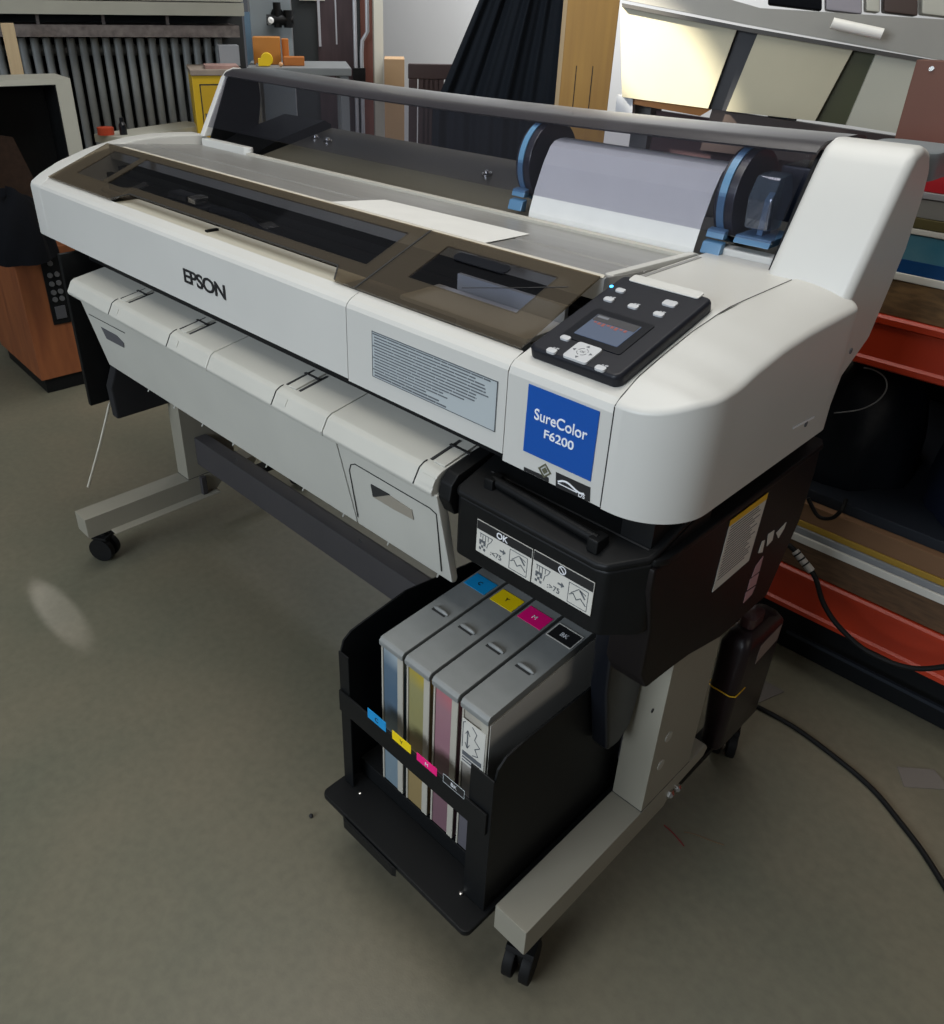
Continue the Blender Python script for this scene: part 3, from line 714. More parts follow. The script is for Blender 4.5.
# OK / not-OK stickers on the face of the ink cover
FY = -.0266
for (pts, okay) in (([(478, 519.5), (533, 548), (530.5, 581.5), (476, 550)], True), ([(534.5, 549), (595, 583), (590.5, 616), (531.5, 582)], False)):
    q = [at(u, v, 'y', FY) for u, v in pts]
    x0, x1 = (q[0].x+q[3].x)/2, (q[1].x+q[2].x)/2; z1, z0 = (q[0].z+q[1].z)/2, (q[2].z+q[3].z)/2
    w, h = x1-x0, z1-z0
    st = obj('tank_sticker', slab(NB(), [(x0, FY+.0002, z0), (x1, FY+.0002, z0), (x1, FY+.0002, z1), (x0, FY+.0002, z1)], .0008, 0, (0, -1, 0)), label_white, ic)
    R_ = lambda a, b, c, d: [(x0+w*a, FY-.0007, z0+h*c), (x0+w*b, FY-.0007, z0+h*c), (x0+w*b, FY-.0007, z0+h*d), (x0+w*a, FY-.0007, z0+h*d)]
    obj('sticker_header', slab(NB(), R_(0.008, .992, .72, .985), .0005, 0, (0, -1, 0)), black_ink, st)
    L = lambda pts_, wd=.0009: strip(bm, [(x0+w*a, FY-.0007, z0+h*b) for a, b in pts_], wd, (0, -1, 0), .0005)
    bm = NB()
    L([(.06, .62), (.30, .62), (.27, .50), (.22, .40), (.20, .25)]); L([(.08, .62), (.08, .50)]); L([(.12, .60), (.12, .44)]); L([(.17, .60), (.17, .44)]); L([(.22, .60), (.22, .47)])
    for r in range(4):
        for c in range(3):
            if (r+c) % 2 == 0 or r == 3: slab(bm, R_(.06+.04*c, .095+.04*c, .12+.08*r, .19+.08*r), .0005, 0, (0, -1, 0))
    L([(.44, .42), (.50, .42)], .0022); slab(bm, [(x0+w*.50, FY-.0007, z0+h*.34), (x0+w*.55, FY-.0007, z0+h*.42), (x0+w*.50, FY-.0007, z0+h*.50)], .0005, 0, (0, -1, 0))
    L([(.62, .06), (.62, .64), (.93, .64), (.93, .06), (.62, .06)], .0007)
    L([(.64, .30), (.70, .38), (.76, .24), (.82, .34), (.91, .20)], .0012); L([(.66, .36), (.78, .58), (.90, .50)], .0009); L([(.80, .56), (.89, .38)], .0022)
    obj('sticker_drawing', bm, dark_ink, st)
    bm = text_bm(':<75' if okay else ':>75', .011, .0005); frame_map(bm, (x0+w*.27, FY-.0010, z0+h*.12), X, Z, -Y); obj('sticker_lettering', bm, dark_ink, st)
    if okay:
        bm = text_bm('OK', .0125, .0005, bold=.0003, align='CENTER'); frame_map(bm, (x0+w*.47, FY-.0015, z0+h*.77), X, Z, -Y); obj('sticker_lettering', bm, white_ink, st)
    else:
        bm = NB(); cx, cz = x0+w*.49, z0+h*.855
        pts = [(cx+.0052*math.cos(math.radians(a)), FY-.0011, cz+.0052*math.sin(math.radians(a))) for a in range(0, 361, 20)]
        strip(bm, pts, .0014, (0, -1, 0), .0005); strip(bm, [(cx-.0036, FY-.0011, cz+.0036), (cx+.0036, FY-.0011, cz-.0036)], .0014, (0, -1, 0), .0005)
        obj('prohibition_mark', bm, white_ink, st)
# bracket pieces between ink cover, holder and post
obj('ink_lever', prism_x(NB(), [(.045, .625), (.152, .625), (.152, .41), (.143, .352), (.115, .330), (.085, .335), (.055, .47)], .7045, .7345), black_gloss, PR, bevel=.006)
obj('ink_bay_back', box(NB(), .512, .733, .145, .30, .535, .76), black, PR)
# ------------------------------------------------------------------ ink tank holder
HX0, HX1 = .388, .702
lp = [(-.132, .150), (-.132, .438), (-.127, .453), (-.112, .463), (-.089, .467), (0, .479), (.15, .458), (.24, .445), (.24, .150)]
obj('holder_side', prism_x(NB(), lp, HX0, HX0+.003), black_metal, PR)
rp = [(-.132, .150), (-.132, .418), (-.127, .440), (-.112, .452), (-.08, .455), (.24, .447), (.24, .150)]
obj('holder_side', prism_x(NB(), rp, HX1-.003, HX1), black_metal, PR)
obj('holder_back', box(NB(), HX0+.0035, HX1-.0035, .237, .240, .150, .46), black_metal, PR)
obj('holder_shelf', box(NB(), HX0+.0035, HX1-.0035, -.1045, .2365, .1500, .1845), black_metal, PR, bevel=.002)
obj('holder_flange', box(NB(), HX0-.001, HX0+.022, -.1355, -.1325, .150, .436), black_metal, PR, bevel=.0012)
obj('holder_flange', box(NB(), HX1-.040, HX1+.001, -.1355, -.1325, .150, .425), black_metal, PR, bevel=.0012)
hb = obj('holder_bar', box(NB(), HX0+.001, HX1-.004, -.140, -.1362, .318, .360), black_metal, PR, bevel=.001)
for q, m, s, lm in (([(367.5, 708.3), (385.8, 721.2), (386.5, 731.5), (368.5, 718)], cyan, 'C', black_ink), ([(392, 729.8), (410.8, 745), (411.5, 753.5), (393, 739.3)], yellow, 'Y', black_ink),
                 ([(416.5, 752), (437, 768.5), (437.3, 776.5), (417.5, 760)], magenta, 'M', white_ink), ([(443.5, 773.5), (464.8, 790), (464.8, 798.8), (444, 781.5)], black_ink, 'BK', white_ink)):
    p = [at(u, v, 'y', -.1402) for u, v in q]
    x0, x1, z1, z0 = (p[0].x+p[3].x)/2, (p[1].x+p[2].x)/2, (p[0].z+p[1].z)/2, (p[2].z+p[3].z)/2
    st = obj('colour_sticker', slab(NB(), [(x0, -.1402, z0), (x1, -.1402, z0), (x1, -.1402, z1), (x0, -.1402, z1)], .0007, 0, (0, -1, 0)), m, hb)
    bm = text_bm(s, (z1-z0)*.6, .0004, align='CENTER'); frame_map(bm, ((x0+x1)/2, -.1412, z0+(z1-z0)*.28), X, Z, -Y); obj('sticker_lettering', bm, lm, st)
    if s == 'BK':
        bm = NB(); strip(bm, [(x0, -.1411, z0), (x1, -.1411, z0), (x1, -.1411, z1), (x0, -.1411, z1), (x0, -.1411, z0)], .0008, (0, -1, 0), .0004); obj('sticker_border', bm, label_grey, st)
base_out = rrect(.379, .710, -.179, .245, .012)
hbase = obj('holder_base', prism_z(NB(), base_out, .138, .1495), black_metal, PR, bevel=.003)
obj('holder_lip', prism_z(NB(), [(.445, -.1845), (.560, -.1845), (.566, -.181), (.439, -.181)], .128, .147), black_metal, hbase)
for (u, v) in ((360, 792.6), (461, 893)):
    p = at(u, v, 'z', .1515); bm = NB(); tube(bm, [(p.x, p.y, .1490), (p.x, p.y, .1520), (p.x, p.y, .1528)], [.0032, .0032, .0015], 12); obj('holder_screw', bm, steel, hbase, smooth=True)
# ------------------------------------------------------------------ stand
def caster(x, y, par, yaw, top=.118):
    bm = NB()
    for s in (-1, 1): disc_x(bm, s*.0135, 0, .033, .033, .017, 32)
    bm.transform(Matrix.Translation((x, y, 0)) @ Matrix.Rotation(yaw, 4, 'Z'))
    w = obj('caster', bm, rubber, par, bevel=.003)
    bm = NB(); prism_x(bm, [(-.012, .034), (-.016, .066), (-.006, .072), (.020, .070), (.014, .040)], -.0045, .0045)
    prism_x(bm, [(-.020, .0665), (-.016, .074), (.022, .074), (.024, .0665)], -.022, .022)
    tube(bm, [(0, .006, .073), (0, .006, top)], .012, 12)
    bm.transform(Matrix.Translation((x, y, 0)) @ Matrix.Rotation(yaw, 4, 'Z'))
    obj('caster_fork', bm, rubber, w, bevel=.001)
ZF0, ZF1 = .119, .1745
for s, xc in ((1, .7465), (-1, -.6515)):
    xa, xb = xc-.0285, xc+.0285
    bm = prism_x(NB(), [(-.128, ZF0+.004), (-.128, ZF1), (.355, ZF1), (.365, .160), (.355, .146), (.255, .140), (.235, ZF0), (-.124, ZF0)], xa, xb)
    ft = obj('stand_foot', bm, foot_m, PR, bevel=.0015)
    obj('foot_extension', box(NB(), xa+.012, xb-.008, .30, .56, .100, .1165), rubber, ft, bevel=.002)
    caster(xc - (.042 if s < 0 else 0), -.088 if s > 0 else -.070, ft, .35 if s > 0 else -1.0); caster(xc, .530, ft, .4, .0995)
    post = obj('stand_post', box(NB(), xa+.001, xb-.001, .155, .30, ZF1+.0005, .60), foot_m, PR, bevel=.0015)
    obj('post_foot_gap', box(NB(), xa+.0008, xb-.0008, .1547, .3003, ZF1+.0002, ZF1+.0016), seam, post)
    if s > 0:
        for u, v in ((669, 737), (661, 765)):
            p = at(u, v, 'x', xb); bm = NB(); disc_x(bm, xb-.0005, p.y, p.z, .0095, .0016, 24); obj('post_cap', bm, pmat('post_cap_plastic', (0.40, 0.39, 0.34, 1), 0.5) if 'post_cap_plastic' not in MATS else MATS['post_cap_plastic'], post)
        p = at(653, 711, 'x', xb); bm = NB(); disc_x(bm, xb-.0008, p.y, p.z, .0035, .0012, 14); obj('post_hole', bm, seam, post)
        for u, v in ((669, 794), (676, 788)):
            p = at(u, v, 'x', xb); bm = NB(); tube(bm, [(xb-.001, p.y, p.z), (xb+.004, p.y, p.z), (xb+.008, p.y, p.z)], [.009, .009, .004], 6); obj('foot_bolt', bm, steel, ft)
    else:
        obj('foot_flange', prism_x(NB(), [(-.070, ZF0-.001), (-.070, ZF0+.003), (.225, ZF0+.003), (.235, ZF0-.001)], xb-.001, xb+.026), foot_m, ft, bevel=.002)
        obj('foot_bracket', box(NB(), xb+.0, xb+.014, .185, .20, ZF0+.003, ZF1), beam_m, ft, bevel=.002)
obj('cross_beam', box(NB(), -.623, .717, .186, .222, .212, .292), beam_m, PR, bevel=.003)
obj('cross_beam_shelf', box(NB(), -.623, .717, .2225, .30, .205, .211), beam_m, PR)
for u, v in ((360, 541), (236, 460)):
    p = at(u, v, 'y', .1855); bm = NB(); bmesh.ops.create_circle(bm, cap_ends=True, radius=.005, segments=14); bm.transform(Matrix.Translation((p.x, .1855, p.z)) @ Matrix.Rotation(math.pi/2, 4, 'X')); obj('beam_hole', bm, seam, PR)

# ------------------------------------------------------------------ ink tanks (lift out one by one)
TP = .0548
tank_cols = [('C', cyan, (0.36, 0.42, 0.45, 1), (0.085, 0.135, 0.19, 1), (0.17, 0.23, 0.27, 1), black_ink),
             ('Y', yellow, (0.46, 0.34, 0.03, 1), (0.27, 0.25, 0.11, 1), (0.27, 0.20, 0.09, 1), black_ink),
             ('M', magenta, (0.46, 0.15, 0.17, 1), (0.30, 0.16, 0.19, 1), (0.18, 0.10, 0.12, 1), white_ink),
             ('BK', black_ink, (0.44, 0.41, 0.34, 1), (0.30, 0.28, 0.25, 1), (0.11, 0.105, 0.12, 1), white_ink)]
tank_lab = ['grey-lidded ink tank with the cyan C sticker, farthest left in the black holder',
            'grey-lidded ink tank with the yellow sticker, second from the left in the black holder',
            'grey-lidded ink tank with the magenta M sticker, third from the left in the black holder',
            'grey-lidded ink tank with the black BK sticker and a cream diagram label on its front']
def ink_mat(n, top, mid, low):
    m = bpy.data.materials.new(n); m.use_nodes = True; nt = m.node_tree; p = nt.nodes['Principled BSDF']; p.inputs['Roughness'].default_value = .28
    tc = nt.nodes.new('ShaderNodeTexCoord'); sx = nt.nodes.new('ShaderNodeSeparateXYZ'); nt.links.new(tc.outputs['Object'], sx.inputs[0])
    nz = nt.nodes.new('ShaderNodeTexNoise'); nz.inputs['Scale'].default_value = 18; nt.links.new(tc.outputs['Object'], nz.inputs['Vector'])
    ad = nt.nodes.new('ShaderNodeMath'); ad.operation = 'MULTIPLY_ADD'; ad.inputs[1].default_value = .05; nt.links.new(nz.outputs['Fac'], ad.inputs[0]); nt.links.new(sx.outputs['Z'], ad.inputs[2])
    mr = nt.nodes.new('ShaderNodeMapRange'); mr.inputs['From Min'].default_value = .02; mr.inputs['From Max'].default_value = .31; nt.links.new(ad.outputs[0], mr.inputs['Value'])
    rp_ = nt.nodes.new('ShaderNodeValToRGB'); e = rp_.color_ramp.elements
    e[0].position = .0; e[0].color = low; e[1].position = 1.0; e[1].color = top
    a = e.new(.50); a.color = low; b = e.new(.58); b.color = mid; c = e.new(.88); c.color = mid
    nt.links.new(mr.outputs[0], rp_.inputs[0]); nt.links.new(rp_.outputs[0], p.inputs['Base Color'])
    return m
def lz(y): return .4875 + (y+.108)*.06
for k, (code, sm, top, mid, low, lm) in enumerate(tank_cols):
    x0 = .4500 + TP*k; x1 = x0 + .0500
    t = thing('ink_tank', tank_lab[k], 'ink tank', ((x0+x1)/2, -.04, .1855), 0, 'ink tanks in the holder')
    im = ink_mat('ink_tank_' + code.lower(), top, mid, low)
    bm = prism_x(NB(), [(-.1035, .1855), (-.1035, lz(-.1035)-.014), (.17, lz(.17)-.014), (.17, .1855)], x0+.0022, x1-.0022)
    obj('tank_body', bm, im, t, bevel=.003)
    bm = prism_x(NB(), [(-.1085, lz(-.108)-.014), (-.1090, lz(-.108)-.005), (-.1040, lz(-.104)), (.172, lz(.172)), (.172, lz(.172)-.016)], x0, x1)
    ld = obj('tank_lid', bm, lid_grey, t, bevel=.0016)
    bm = NB(); ln = Vector((0, -.06, 1)).normalized(); yy = -.008
    tube(bm, [(x0+.0135, yy, lz(yy)+.001), (x0+.018, yy, lz(yy)+.0025), (x1-.014, yy, lz(yy)+.0025), (x1-.0095, yy, lz(yy)+.001)], [.0018, .0032, .0032, .0018], 10)
    obj('lid_hinge', bm, lid_grey, ld, smooth=True)
    bm = NB(); slab(bm, [(x0+.012, yy-.006, lz(yy-.006)+.0001), (x1-.012, yy-.006, lz(yy-.006)+.0001), (x1-.012, yy-.001, lz(yy-.001)+.0001), (x0+.012, yy-.001, lz(yy-.001)+.0001)], .0006, 0, Z)
    obj('lid_hinge_slot', bm, seam, ld)
    ya, yb2 = .064, .095
    bm = NB(); slab(bm, [(x0+.004, ya, lz(ya)+.0001), (x1-.003, ya, lz(ya)+.0001), (x1-.003, yb2, lz(yb2)+.0001), (x0+.004, yb2, lz(yb2)+.0001)], .0007, 0, Z)
    st = obj('colour_sticker', bm, sm, ld)
    if code == 'BK':
        bm = NB(); c4 = [(x0+.004, ya), (x1-.003, ya), (x1-.003, yb2), (x0+.004, yb2), (x0+.004, ya)]
        strip(bm, [(x, y, lz(y)+.0009) for x, y in c4], .0016, ln, .0005); obj('sticker_border', bm, label_white, st)
    bm = text_bm(code, .011, .0004, align='CENTER'); frame_map(bm, ((x0+x1)/2, .0755, lz(.0755)+.0012), X, Vector((0, 1, .06)).normalized(), ln); obj('sticker_lettering', bm, lm, st)
    obj('tank_rib', box(NB(), x1-.0135, x1-.0015, -.1058, -.1032, .189, lz(-.105)-.016), tank_strip, t, bevel=.001)
    obj('tank_rib', box(NB(), x0+.001, x0+.0045, -.1053, -.1032, .189, lz(-.105)-.016), tank_strip, t, bevel=.0008)
    if code == 'BK':
        bm = NB(); slab(bm, [(x0+.004, -.1060, .372), (x1-.004, -.1060, .372), (x1-.004, -.1060, .455), (x0+.004, -.1060, .455)], .0009, 0, (0, -1, 0))
        dl = obj('diagram_sticker', bm, label_white, t)
        bm = NB(); L = lambda pts_, wd=.0012: strip(bm, [(x0+a*.0500, -.1070, .372+.083*b) for a, b in pts_], wd, (0, -1, 0), .0005)
        L([(.30, .40), (.30, .80)], .002); L([(.22, .70), (.30, .80), (.38, .70)]); L([(.22, .50), (.30, .40), (.38, .50)]); L([(.45, .95), (.62, .85), (.55, .70), (.75, .60), (.58, .50), (.70, .38), (.50, .32)])
        L([(.12, .36), (.12, .92), (.2, .96)]); slab(bm, [(x0+.007, -.1070, .388), (x1-.008, -.1070, .388), (x1-.008, -.1070, .396), (x0+.007, -.1070, .396)], .0005, 0, (0, -1, 0)); L([(.14, .14), (.8, .14)], .003); L([(.14, .07), (.6, .07)], .002)
        obj('sticker_drawing', bm, dark_ink, dl)
    # white side bottle wall of the last tank
    if code == 'BK':
        obj('tank_side', prism_x(NB(), [(-.102, .30), (-.102, lz(-.102)-.018), (.168, lz(.168)-.018), (.168, .33)], x1-.0021, x1-.0005), label_white, t)
# grey key tabs standing between the tanks at the back
for u, v in ((529, 596), (539, 604)):
    p = at(u, v, 'y', .118)
    obj('tank_key', box(NB(), p.x-.007, p.x+.007, .116, .119, lz(.12)+.002, p.z+.008), pmat('key_plastic', (0.12, 0.13, 0.13, 1), 0.4) if 'key_plastic' not in MATS else MATS['key_plastic'], PR, bevel=.002)

# ------------------------------------------------------------------ waste ink bottle behind the post
t = thing('waste_ink_bottle', 'dark see-through waste ink bottle hanging behind the right stand post', 'ink bottle', (.772, .46, .119))
bx0, bx1, by0, by1 = .738, .790, .390, .530
bm = NB(); 
def loft(bm, secs, n=5, r=.014):
    rings = []
    for (x0, x1, y0, y1, z) in secs: rings.append([bm.verts.new((x, y, z)) for x, y in rrect(x0, x1, y0, y1, min(r, (x1-x0)*.45, (y1-y0)*.45), n)])
    for a, b in zip(rings, rings[1:]):
        m = len(a)
        for i in range(m): bm.faces.new((a[i], a[(i+1) % m], b[(i+1) % m], b[i]))
    bm.faces.new(rings[0][::-1]); bm.faces.new(rings[-1]); bmesh.ops.recalc_face_normals(bm, faces=bm.faces[:]); return bm
loft(bm, [(.750, .778, .405, .545, .1195), (.745, .783, .398, .552, .130), (bx0, .7870, .391, .542, .268), (bx0, bx1, by0, by1, .366), (.744, .784, .400, .515, .384), (.750, .778, .41, .49, .392)])
wb = obj('bottle_body', bm, waste, t, smooth=True)
obj('bottle_cap', loft(NB(), [(.750, .776, .42, .465, .3925), (.750, .776, .42, .465, .412), (.755, .772, .43, .46, .416)], r=.008), pmat('waste_cap_plastic', (0.05, 0.022, 0.022, 1), 0.35), t, smooth=True)
lq = [(766, 651), (775, 643), (771.5, 662), (762, 673)]
obj('bottle_sticker', slab(NB(), [(bx1-.0012, .44, .318), (bx1-.0012, .515, .325), (bx1-.0003, .515, .362), (bx1-.0003, .44, .358)], .0008, 0, X), pmat('bottle_sticker_paper', (0.22, 0.17, 0.15, 1), 0.5), wb)
bm = NB(); tube(bm, [(bx0-.0006, by0+.02, .268), (bx0-.0006, by0+.004, .268), (bx0+.008, by0+.0002, .268), (bx1-.011, by0+.0002, .268), (bx1-.0032, by0+.006, .268), (bx1-.0032, by0+.04, .268)], .0012, 6)
obj('bottle_band', bm, label_yellow, wb)

# ------------------------------------------------------------------ paper on and in the printer
def pz(y): return .984 - (y-.184)*.0913
bm = slab(NB(), [(.004, .183, pz(.183)+.0022), (.356, .183, pz(.183)+.0022), (.332, .312, pz(.312)+.0012), (.006, .300, pz(.300)+.0012)], .0006, 0, Z)
tag(obj('paper_sheet', bm, paper), 'blank white paper sheet lying flat on the grey platen', 'paper')
ry, rz_, rr = .508, 1.045, .040
t = thing('paper_roll', 'white paper roll under the smoked cover, its sheet running down into the slot', 'paper roll', (.40, ry, rz_-rr))
bm = NB(); disc_x(bm, .3925, ry, rz_, rr, .312, 48, 0, .020); obj('roll', bm, paper, t, smooth=True)
ps = [(.424, .9645), (.4252, .9755), (.436, 1.010), (.4525, 1.050), (.468, 1.0765), (.478, 1.0838), (.494, 1.0868), (.508, 1.0865)]
def off_path(p, o):
    out = []
    for k, (y, z) in enumerate(p):
        a = Vector(p[max(k-1, 0)]); b = Vector(p[min(k+1, len(p)-1)]); d = (b-a).normalized(); out.append((y - d.y*o, z + d.x*o))
    return out
bm = NB(); prism_x(bm, ps + off_path(ps, -.0008)[::-1], .236, .549); obj('hanging_sheet', bm, paper, t)
def adapter(x, s, label):
    t = thing('roll_adapter', label, 'roll adapter', (x, ry, rz_-.07), 0, 'roll adapters holding the paper roll')
    bm = NB(); disc_x(bm, x, ry, rz_, .066, .030, 56, 0, .012); obj('flange', bm, flange_dark, t, bevel=.002)
    bm = NB(); disc_x(bm, x-.003, ry, rz_, .0685, .011, 56, 0, .0665); obj('flange_band', bm, flange_blue, t)
    bm = NB(); disc_x(bm, x+s*.019, ry, rz_, .0195, .010, 32, 0, .010); obj('hub', bm, flange_dark, t)
    for (y, z, h) in ((.446, 1.000, .014), (.434, .983, .013), (.431, .967, .010)):
        pass
    bm = prism_x(NB(), [(.452, 1.006), (.440, 1.004), (.437, .993), (.449, .991)], x-.016, x+.012); obj('latch_tab', bm, flange_blue, t, bevel=.0015)
    bm = prism_x(NB(), [(.446, .9895), (.434, .987), (.429, .971), (.443, .969)], x-.017, x+.014); obj('latch_tab', bm, flange_blue, t, bevel=.002)
    return t
adapter(.200, 1, 'dark roll adapter with a blue band at the left end of the paper roll')
t2 = adapter(.573, -1, 'dark roll adapter with a blue band at the right end of the paper roll')
# blue locking lever near the arm
hx = .624
bm = prism_x(NB(), [(.452, 1.012), (.447, 1.055), (.462, 1.083), (.497, 1.086), (.512, 1.055), (.492, 1.010)], hx-.020, hx+.016)
obj('lock_lever', bm, clear_blue, PR, bevel=.004)
bm = prism_x(NB(), [(.440, .992), (.446, 1.003), (.52, 1.003), (.52, .992)], hx-.026, hx+.028); bl_ = obj('lever_base', bm, flange_blue, PR, bevel=.002)
obj('lever_stem', prism_x(NB(), [(.465, 1.003), (.468, 1.05), (.48, 1.06), (.49, 1.003)], hx-.004, hx+.004), flange_blue, bl_)
obj('spindle_end_block', box(NB(), .606, .668, .53, .60, 1.012, 1.09), flange_dark, PR, bevel=.004)

# ------------------------------------------------------------------ left background
wood_brown = wood('speaker_veneer', (0.26, 0.085, 0.028, 1), (0.17, 0.050, 0.018, 1), (12, 12, 2))
pale_wood = wood('pale_wood', (0.50, 0.38, 0.22, 1), (0.42, 0.30, 0.17, 1), (20, 20, 1.5))
ochre_wood = wood('ochre_wood', (0.42, 0.24, 0.06, 1), (0.33, 0.18, 0.05, 1), (14, 14, 1.0))
grey_wood = wood('weathered_wood', (0.16, 0.135, 0.12, 1), (0.07, 0.055, 0.05, 1), (1.2, 16, 16))
off_white = pmat('off_white_panel', (0.44, 0.43, 0.36, 1), 0.5, noise=0.08, nscale=5)
sill_paint = pmat('sill_paint', (0.33, 0.32, 0.26, 1), 0.5, noise=0.15, nscale=6)
cloth_black = pmat('black_fabric', (0.004, 0.0045, 0.006, 1), 0.9, spec=0.1, bump=0.4, bscale=90)
orange_m = pmat('orange_plastic', (0.45, 0.17, 0.02, 1), 0.45, noise=0.12, nscale=10)
yellow_paint = pmat('yellow_paint', (0.60, 0.38, 0.01, 1), 0.45, noise=0.12, nscale=6)
cardboard = pmat('cardboard', (0.36, 0.23, 0.12, 1), 0.8, noise=0.1, nscale=8)
dark_wood = wood('dark_wood', (0.030, 0.012, 0.008, 1), (0.03, 0.012, 0.01, 1), (8, 8, 1))
iron = pmat('radiator_paint', (0.20, 0.21, 0.205, 1), 0.45, noise=0.25, nscale=12)

t = thing('speaker_cabinet', 'brown wood-veneer speaker cabinet on a black plinth at the far left', 'speaker', (-2.02, .445, 0), math.radians(-3))
sx_, sy0, sy1 = .235, -.220, .215
sb = obj('cabinet_body', box(NB(), -sx_, sx_, sy0, sy1, .056, .523), wood_brown, t, world=False, bevel=.004)
obj('plinth', box(NB(), -sx_+.02, sx_-.012, sy0+.015, sy1-.02, 0, .0555), black, t, world=False, bevel=.002)
M = WM[t].inverted()
px0 = sx_ + .0003
def spk(u, v): return M @ at_plane(u, v, WM[t] @ Vector((px0, 0, 0)), WM[t].to_3x3() @ X)
q = [spk(38, 254), spk(50, 325.7), spk(69.6, 322)]
y0, y1, z0, z1 = q[0].y, q[2].y + .01, q[1].z, q[0].z
cpn = obj('connector_panel', box(NB(), px0, px0+.006, y0, y1, z0, z1), black_metal, t, world=False, bevel=.0015)
for k, (fz, n_) in enumerate(((.86, 1), (.70, 2), (.58, 2), (.46, 2), (.36, 2))):
    for j in range(n_):
        bm = NB(); disc_x(bm, px0+.009, y0+(y1-y0)*(.32 + .36*j if n_ > 1 else .45), z0+(z1-z0)*fz, .009, .006, 14); obj('socket', bm, pmat('socket_metal', (0.10, 0.10, 0.10, 1), 0.4) if 'socket_metal' not in MATS else MATS['socket_metal'], cpn, world=False)
obj('power_inlet', box(NB(), px0+.006, px0+.012, y0+(y1-y0)*.2, y0+(y1-y0)*.75, z0+(z1-z0)*.08, z0+(z1-z0)*.26), pmat('inlet_grey', (0.07, 0.07, 0.075, 1), 0.4), cpn, world=False, bevel=.002)
ST = .524
def flat(pts, z, th, name, m, label, cat, **k):
    return tag(obj(name, slab(NB(), [at(u, v, 'z', z) for u, v in pts], th, 0, Z), m), label, cat, **k)
flat([(2, 240), (16, 233), (48, 240), (34, 247)], ST+.0005, .004, 'leaflet', black_gloss, 'dark glossy leaflet lying on the brown speaker cabinet', 'leaflet')
flat([(10, 231), (20, 227), (46, 231), (38, 234)], ST+.0005, .003, 'paper_note', paper, 'white paper slip on the back of the brown speaker cabinet', 'paper')
def lump(name, c, rx, ry_, h, m, seed, label, cat, group=None, amp=.14, flat_=.35):
    """a slumped cloth or plastic bag: uneven dome with folds, flat below"""
    rnd = random.Random(seed); bm = NB(); nu, nv = 36, 14; rows = []
    ph = [rnd.uniform(0, 6.28) for _ in range(8)]
    for j in range(nv+1):
        a = math.pi/2*j/nv; r = []
        for i in range(nu):
            b = 2*math.pi*i/nu
            w = 1 + amp*(.5*math.sin(3*b+ph[0]+a*2) + .35*math.sin(7*b+ph[1]-a*3) + .25*math.sin(11*b+ph[2]+a*5))*(0.4+.6*math.cos(a))
            rr_ = (math.cos(a)**.6)*w
            z = h*math.sin(a)*(1 + amp*.6*math.sin(2*b+ph[3]) + amp*.4*math.sin(5*b+ph[4]))
            if j == nv: rr_ = 0.02
            r.append(bm.verts.new((c[0]+rx*rr_*math.cos(b), c[1]+ry_*rr_*math.sin(b), c[2]+z)))
        rows.append(r)
    for a, b in zip(rows, rows[1:]):
        for i in range(nu): bm.faces.new((a[i], a[(i+1) % nu], b[(i+1) % nu], b[i]))
    bm.faces.new(rows[0][::-1]); bm.faces.new(rows[-1])
    bmesh.ops.recalc_face_normals(bm, faces=bm.faces[:])
    o = obj(name, bm, m, smooth=True); return tag(o, label, cat, group)
cb = far(4, 232, 2.98)
lump('black_bag', (cb.x-.02, cb.y+.04, ST+.001), .12, .12, .20, cloth_black, 4, 'slumped black fabric bag on the brown speaker cabinet at the left edge', 'bag')

def facing(name, label, cat, u0, u1, vtop, D, zb, depth, yaw_off=0.0, group=None):
    """an Empty whose local x runs to the camera's right and y away from it, standing at the px span (u0, u1) at distance D; returns it with width and height"""
    a, b = far(u0, vtop, D), far(u1, vtop, D)
    um = (u0+u1)/2; c = far(um, vtop, D); w = (b.xy - a.xy).length
    yaw = math.atan2((b-a).y, (b-a).x) + yaw_off
    t = thing(name, label, cat, (c.x, c.y, zb), yaw, group)
    return t, w, c.z - zb
# off-white open casing standing on the speaker
t, w, h = facing('open_casing', 'off-white open-fronted casing with a dark inside standing on the brown speaker', 'casing', -44, 73, 80, 3.30, ST+.0005, .3, math.radians(10))
bm = NB(); box(bm, -w/2, w/2, .20, .22, 0, h); box(bm, -w/2, w/2, 0, .20, h-.018, h); box(bm, -w/2, -w/2+.05, 0, .20, .02, h-.018); box(bm, w/2-.05, w/2, 0, .20, .02, h-.018); box(bm, -w/2, w/2, 0, .20, 0, .02)
obj('casing_shell', bm, off_white, t, world=False)
bm = NB(); box(bm, -w/2+.0502, w/2-.0502, .004, .199, h-.021, h-.0185); box(bm, w/2-.0535, w/2-.0505, .004, .199, .0205, h-.021); box(bm, -w/2+.0505, w/2-.0535, .193, .199, .0205, h-.021)
obj('casing_lining', bm, black, t, world=False)
obj('inner_board', slab(NB(), [(-w/2+.052, .14, .022), (w/2-.12, .14, .022), (w/2-.20, .14, h*.62), (-w/2+.052, .14, h*.66)], .012, 0, (0, -1, 0)), pmat('brown_hardboard', (0.045, 0.022, 0.012, 1), 0.8, noise=.4, nscale=60), t, world=False)
# pale wooden batten against the radiator
a, b = far(0, 24, 3.72), far(13.5, 24, 3.72)
t, w, h = facing('wooden_batten', 'pale wooden batten standing upright in front of the radiator', 'batten', 0, 13.5, 23, 3.72, 0, .03)
obj('batten_board', box(NB(), -w/2, w/2, 0, .028, 0, h), pale_wood, t, world=False, bevel=.002); 
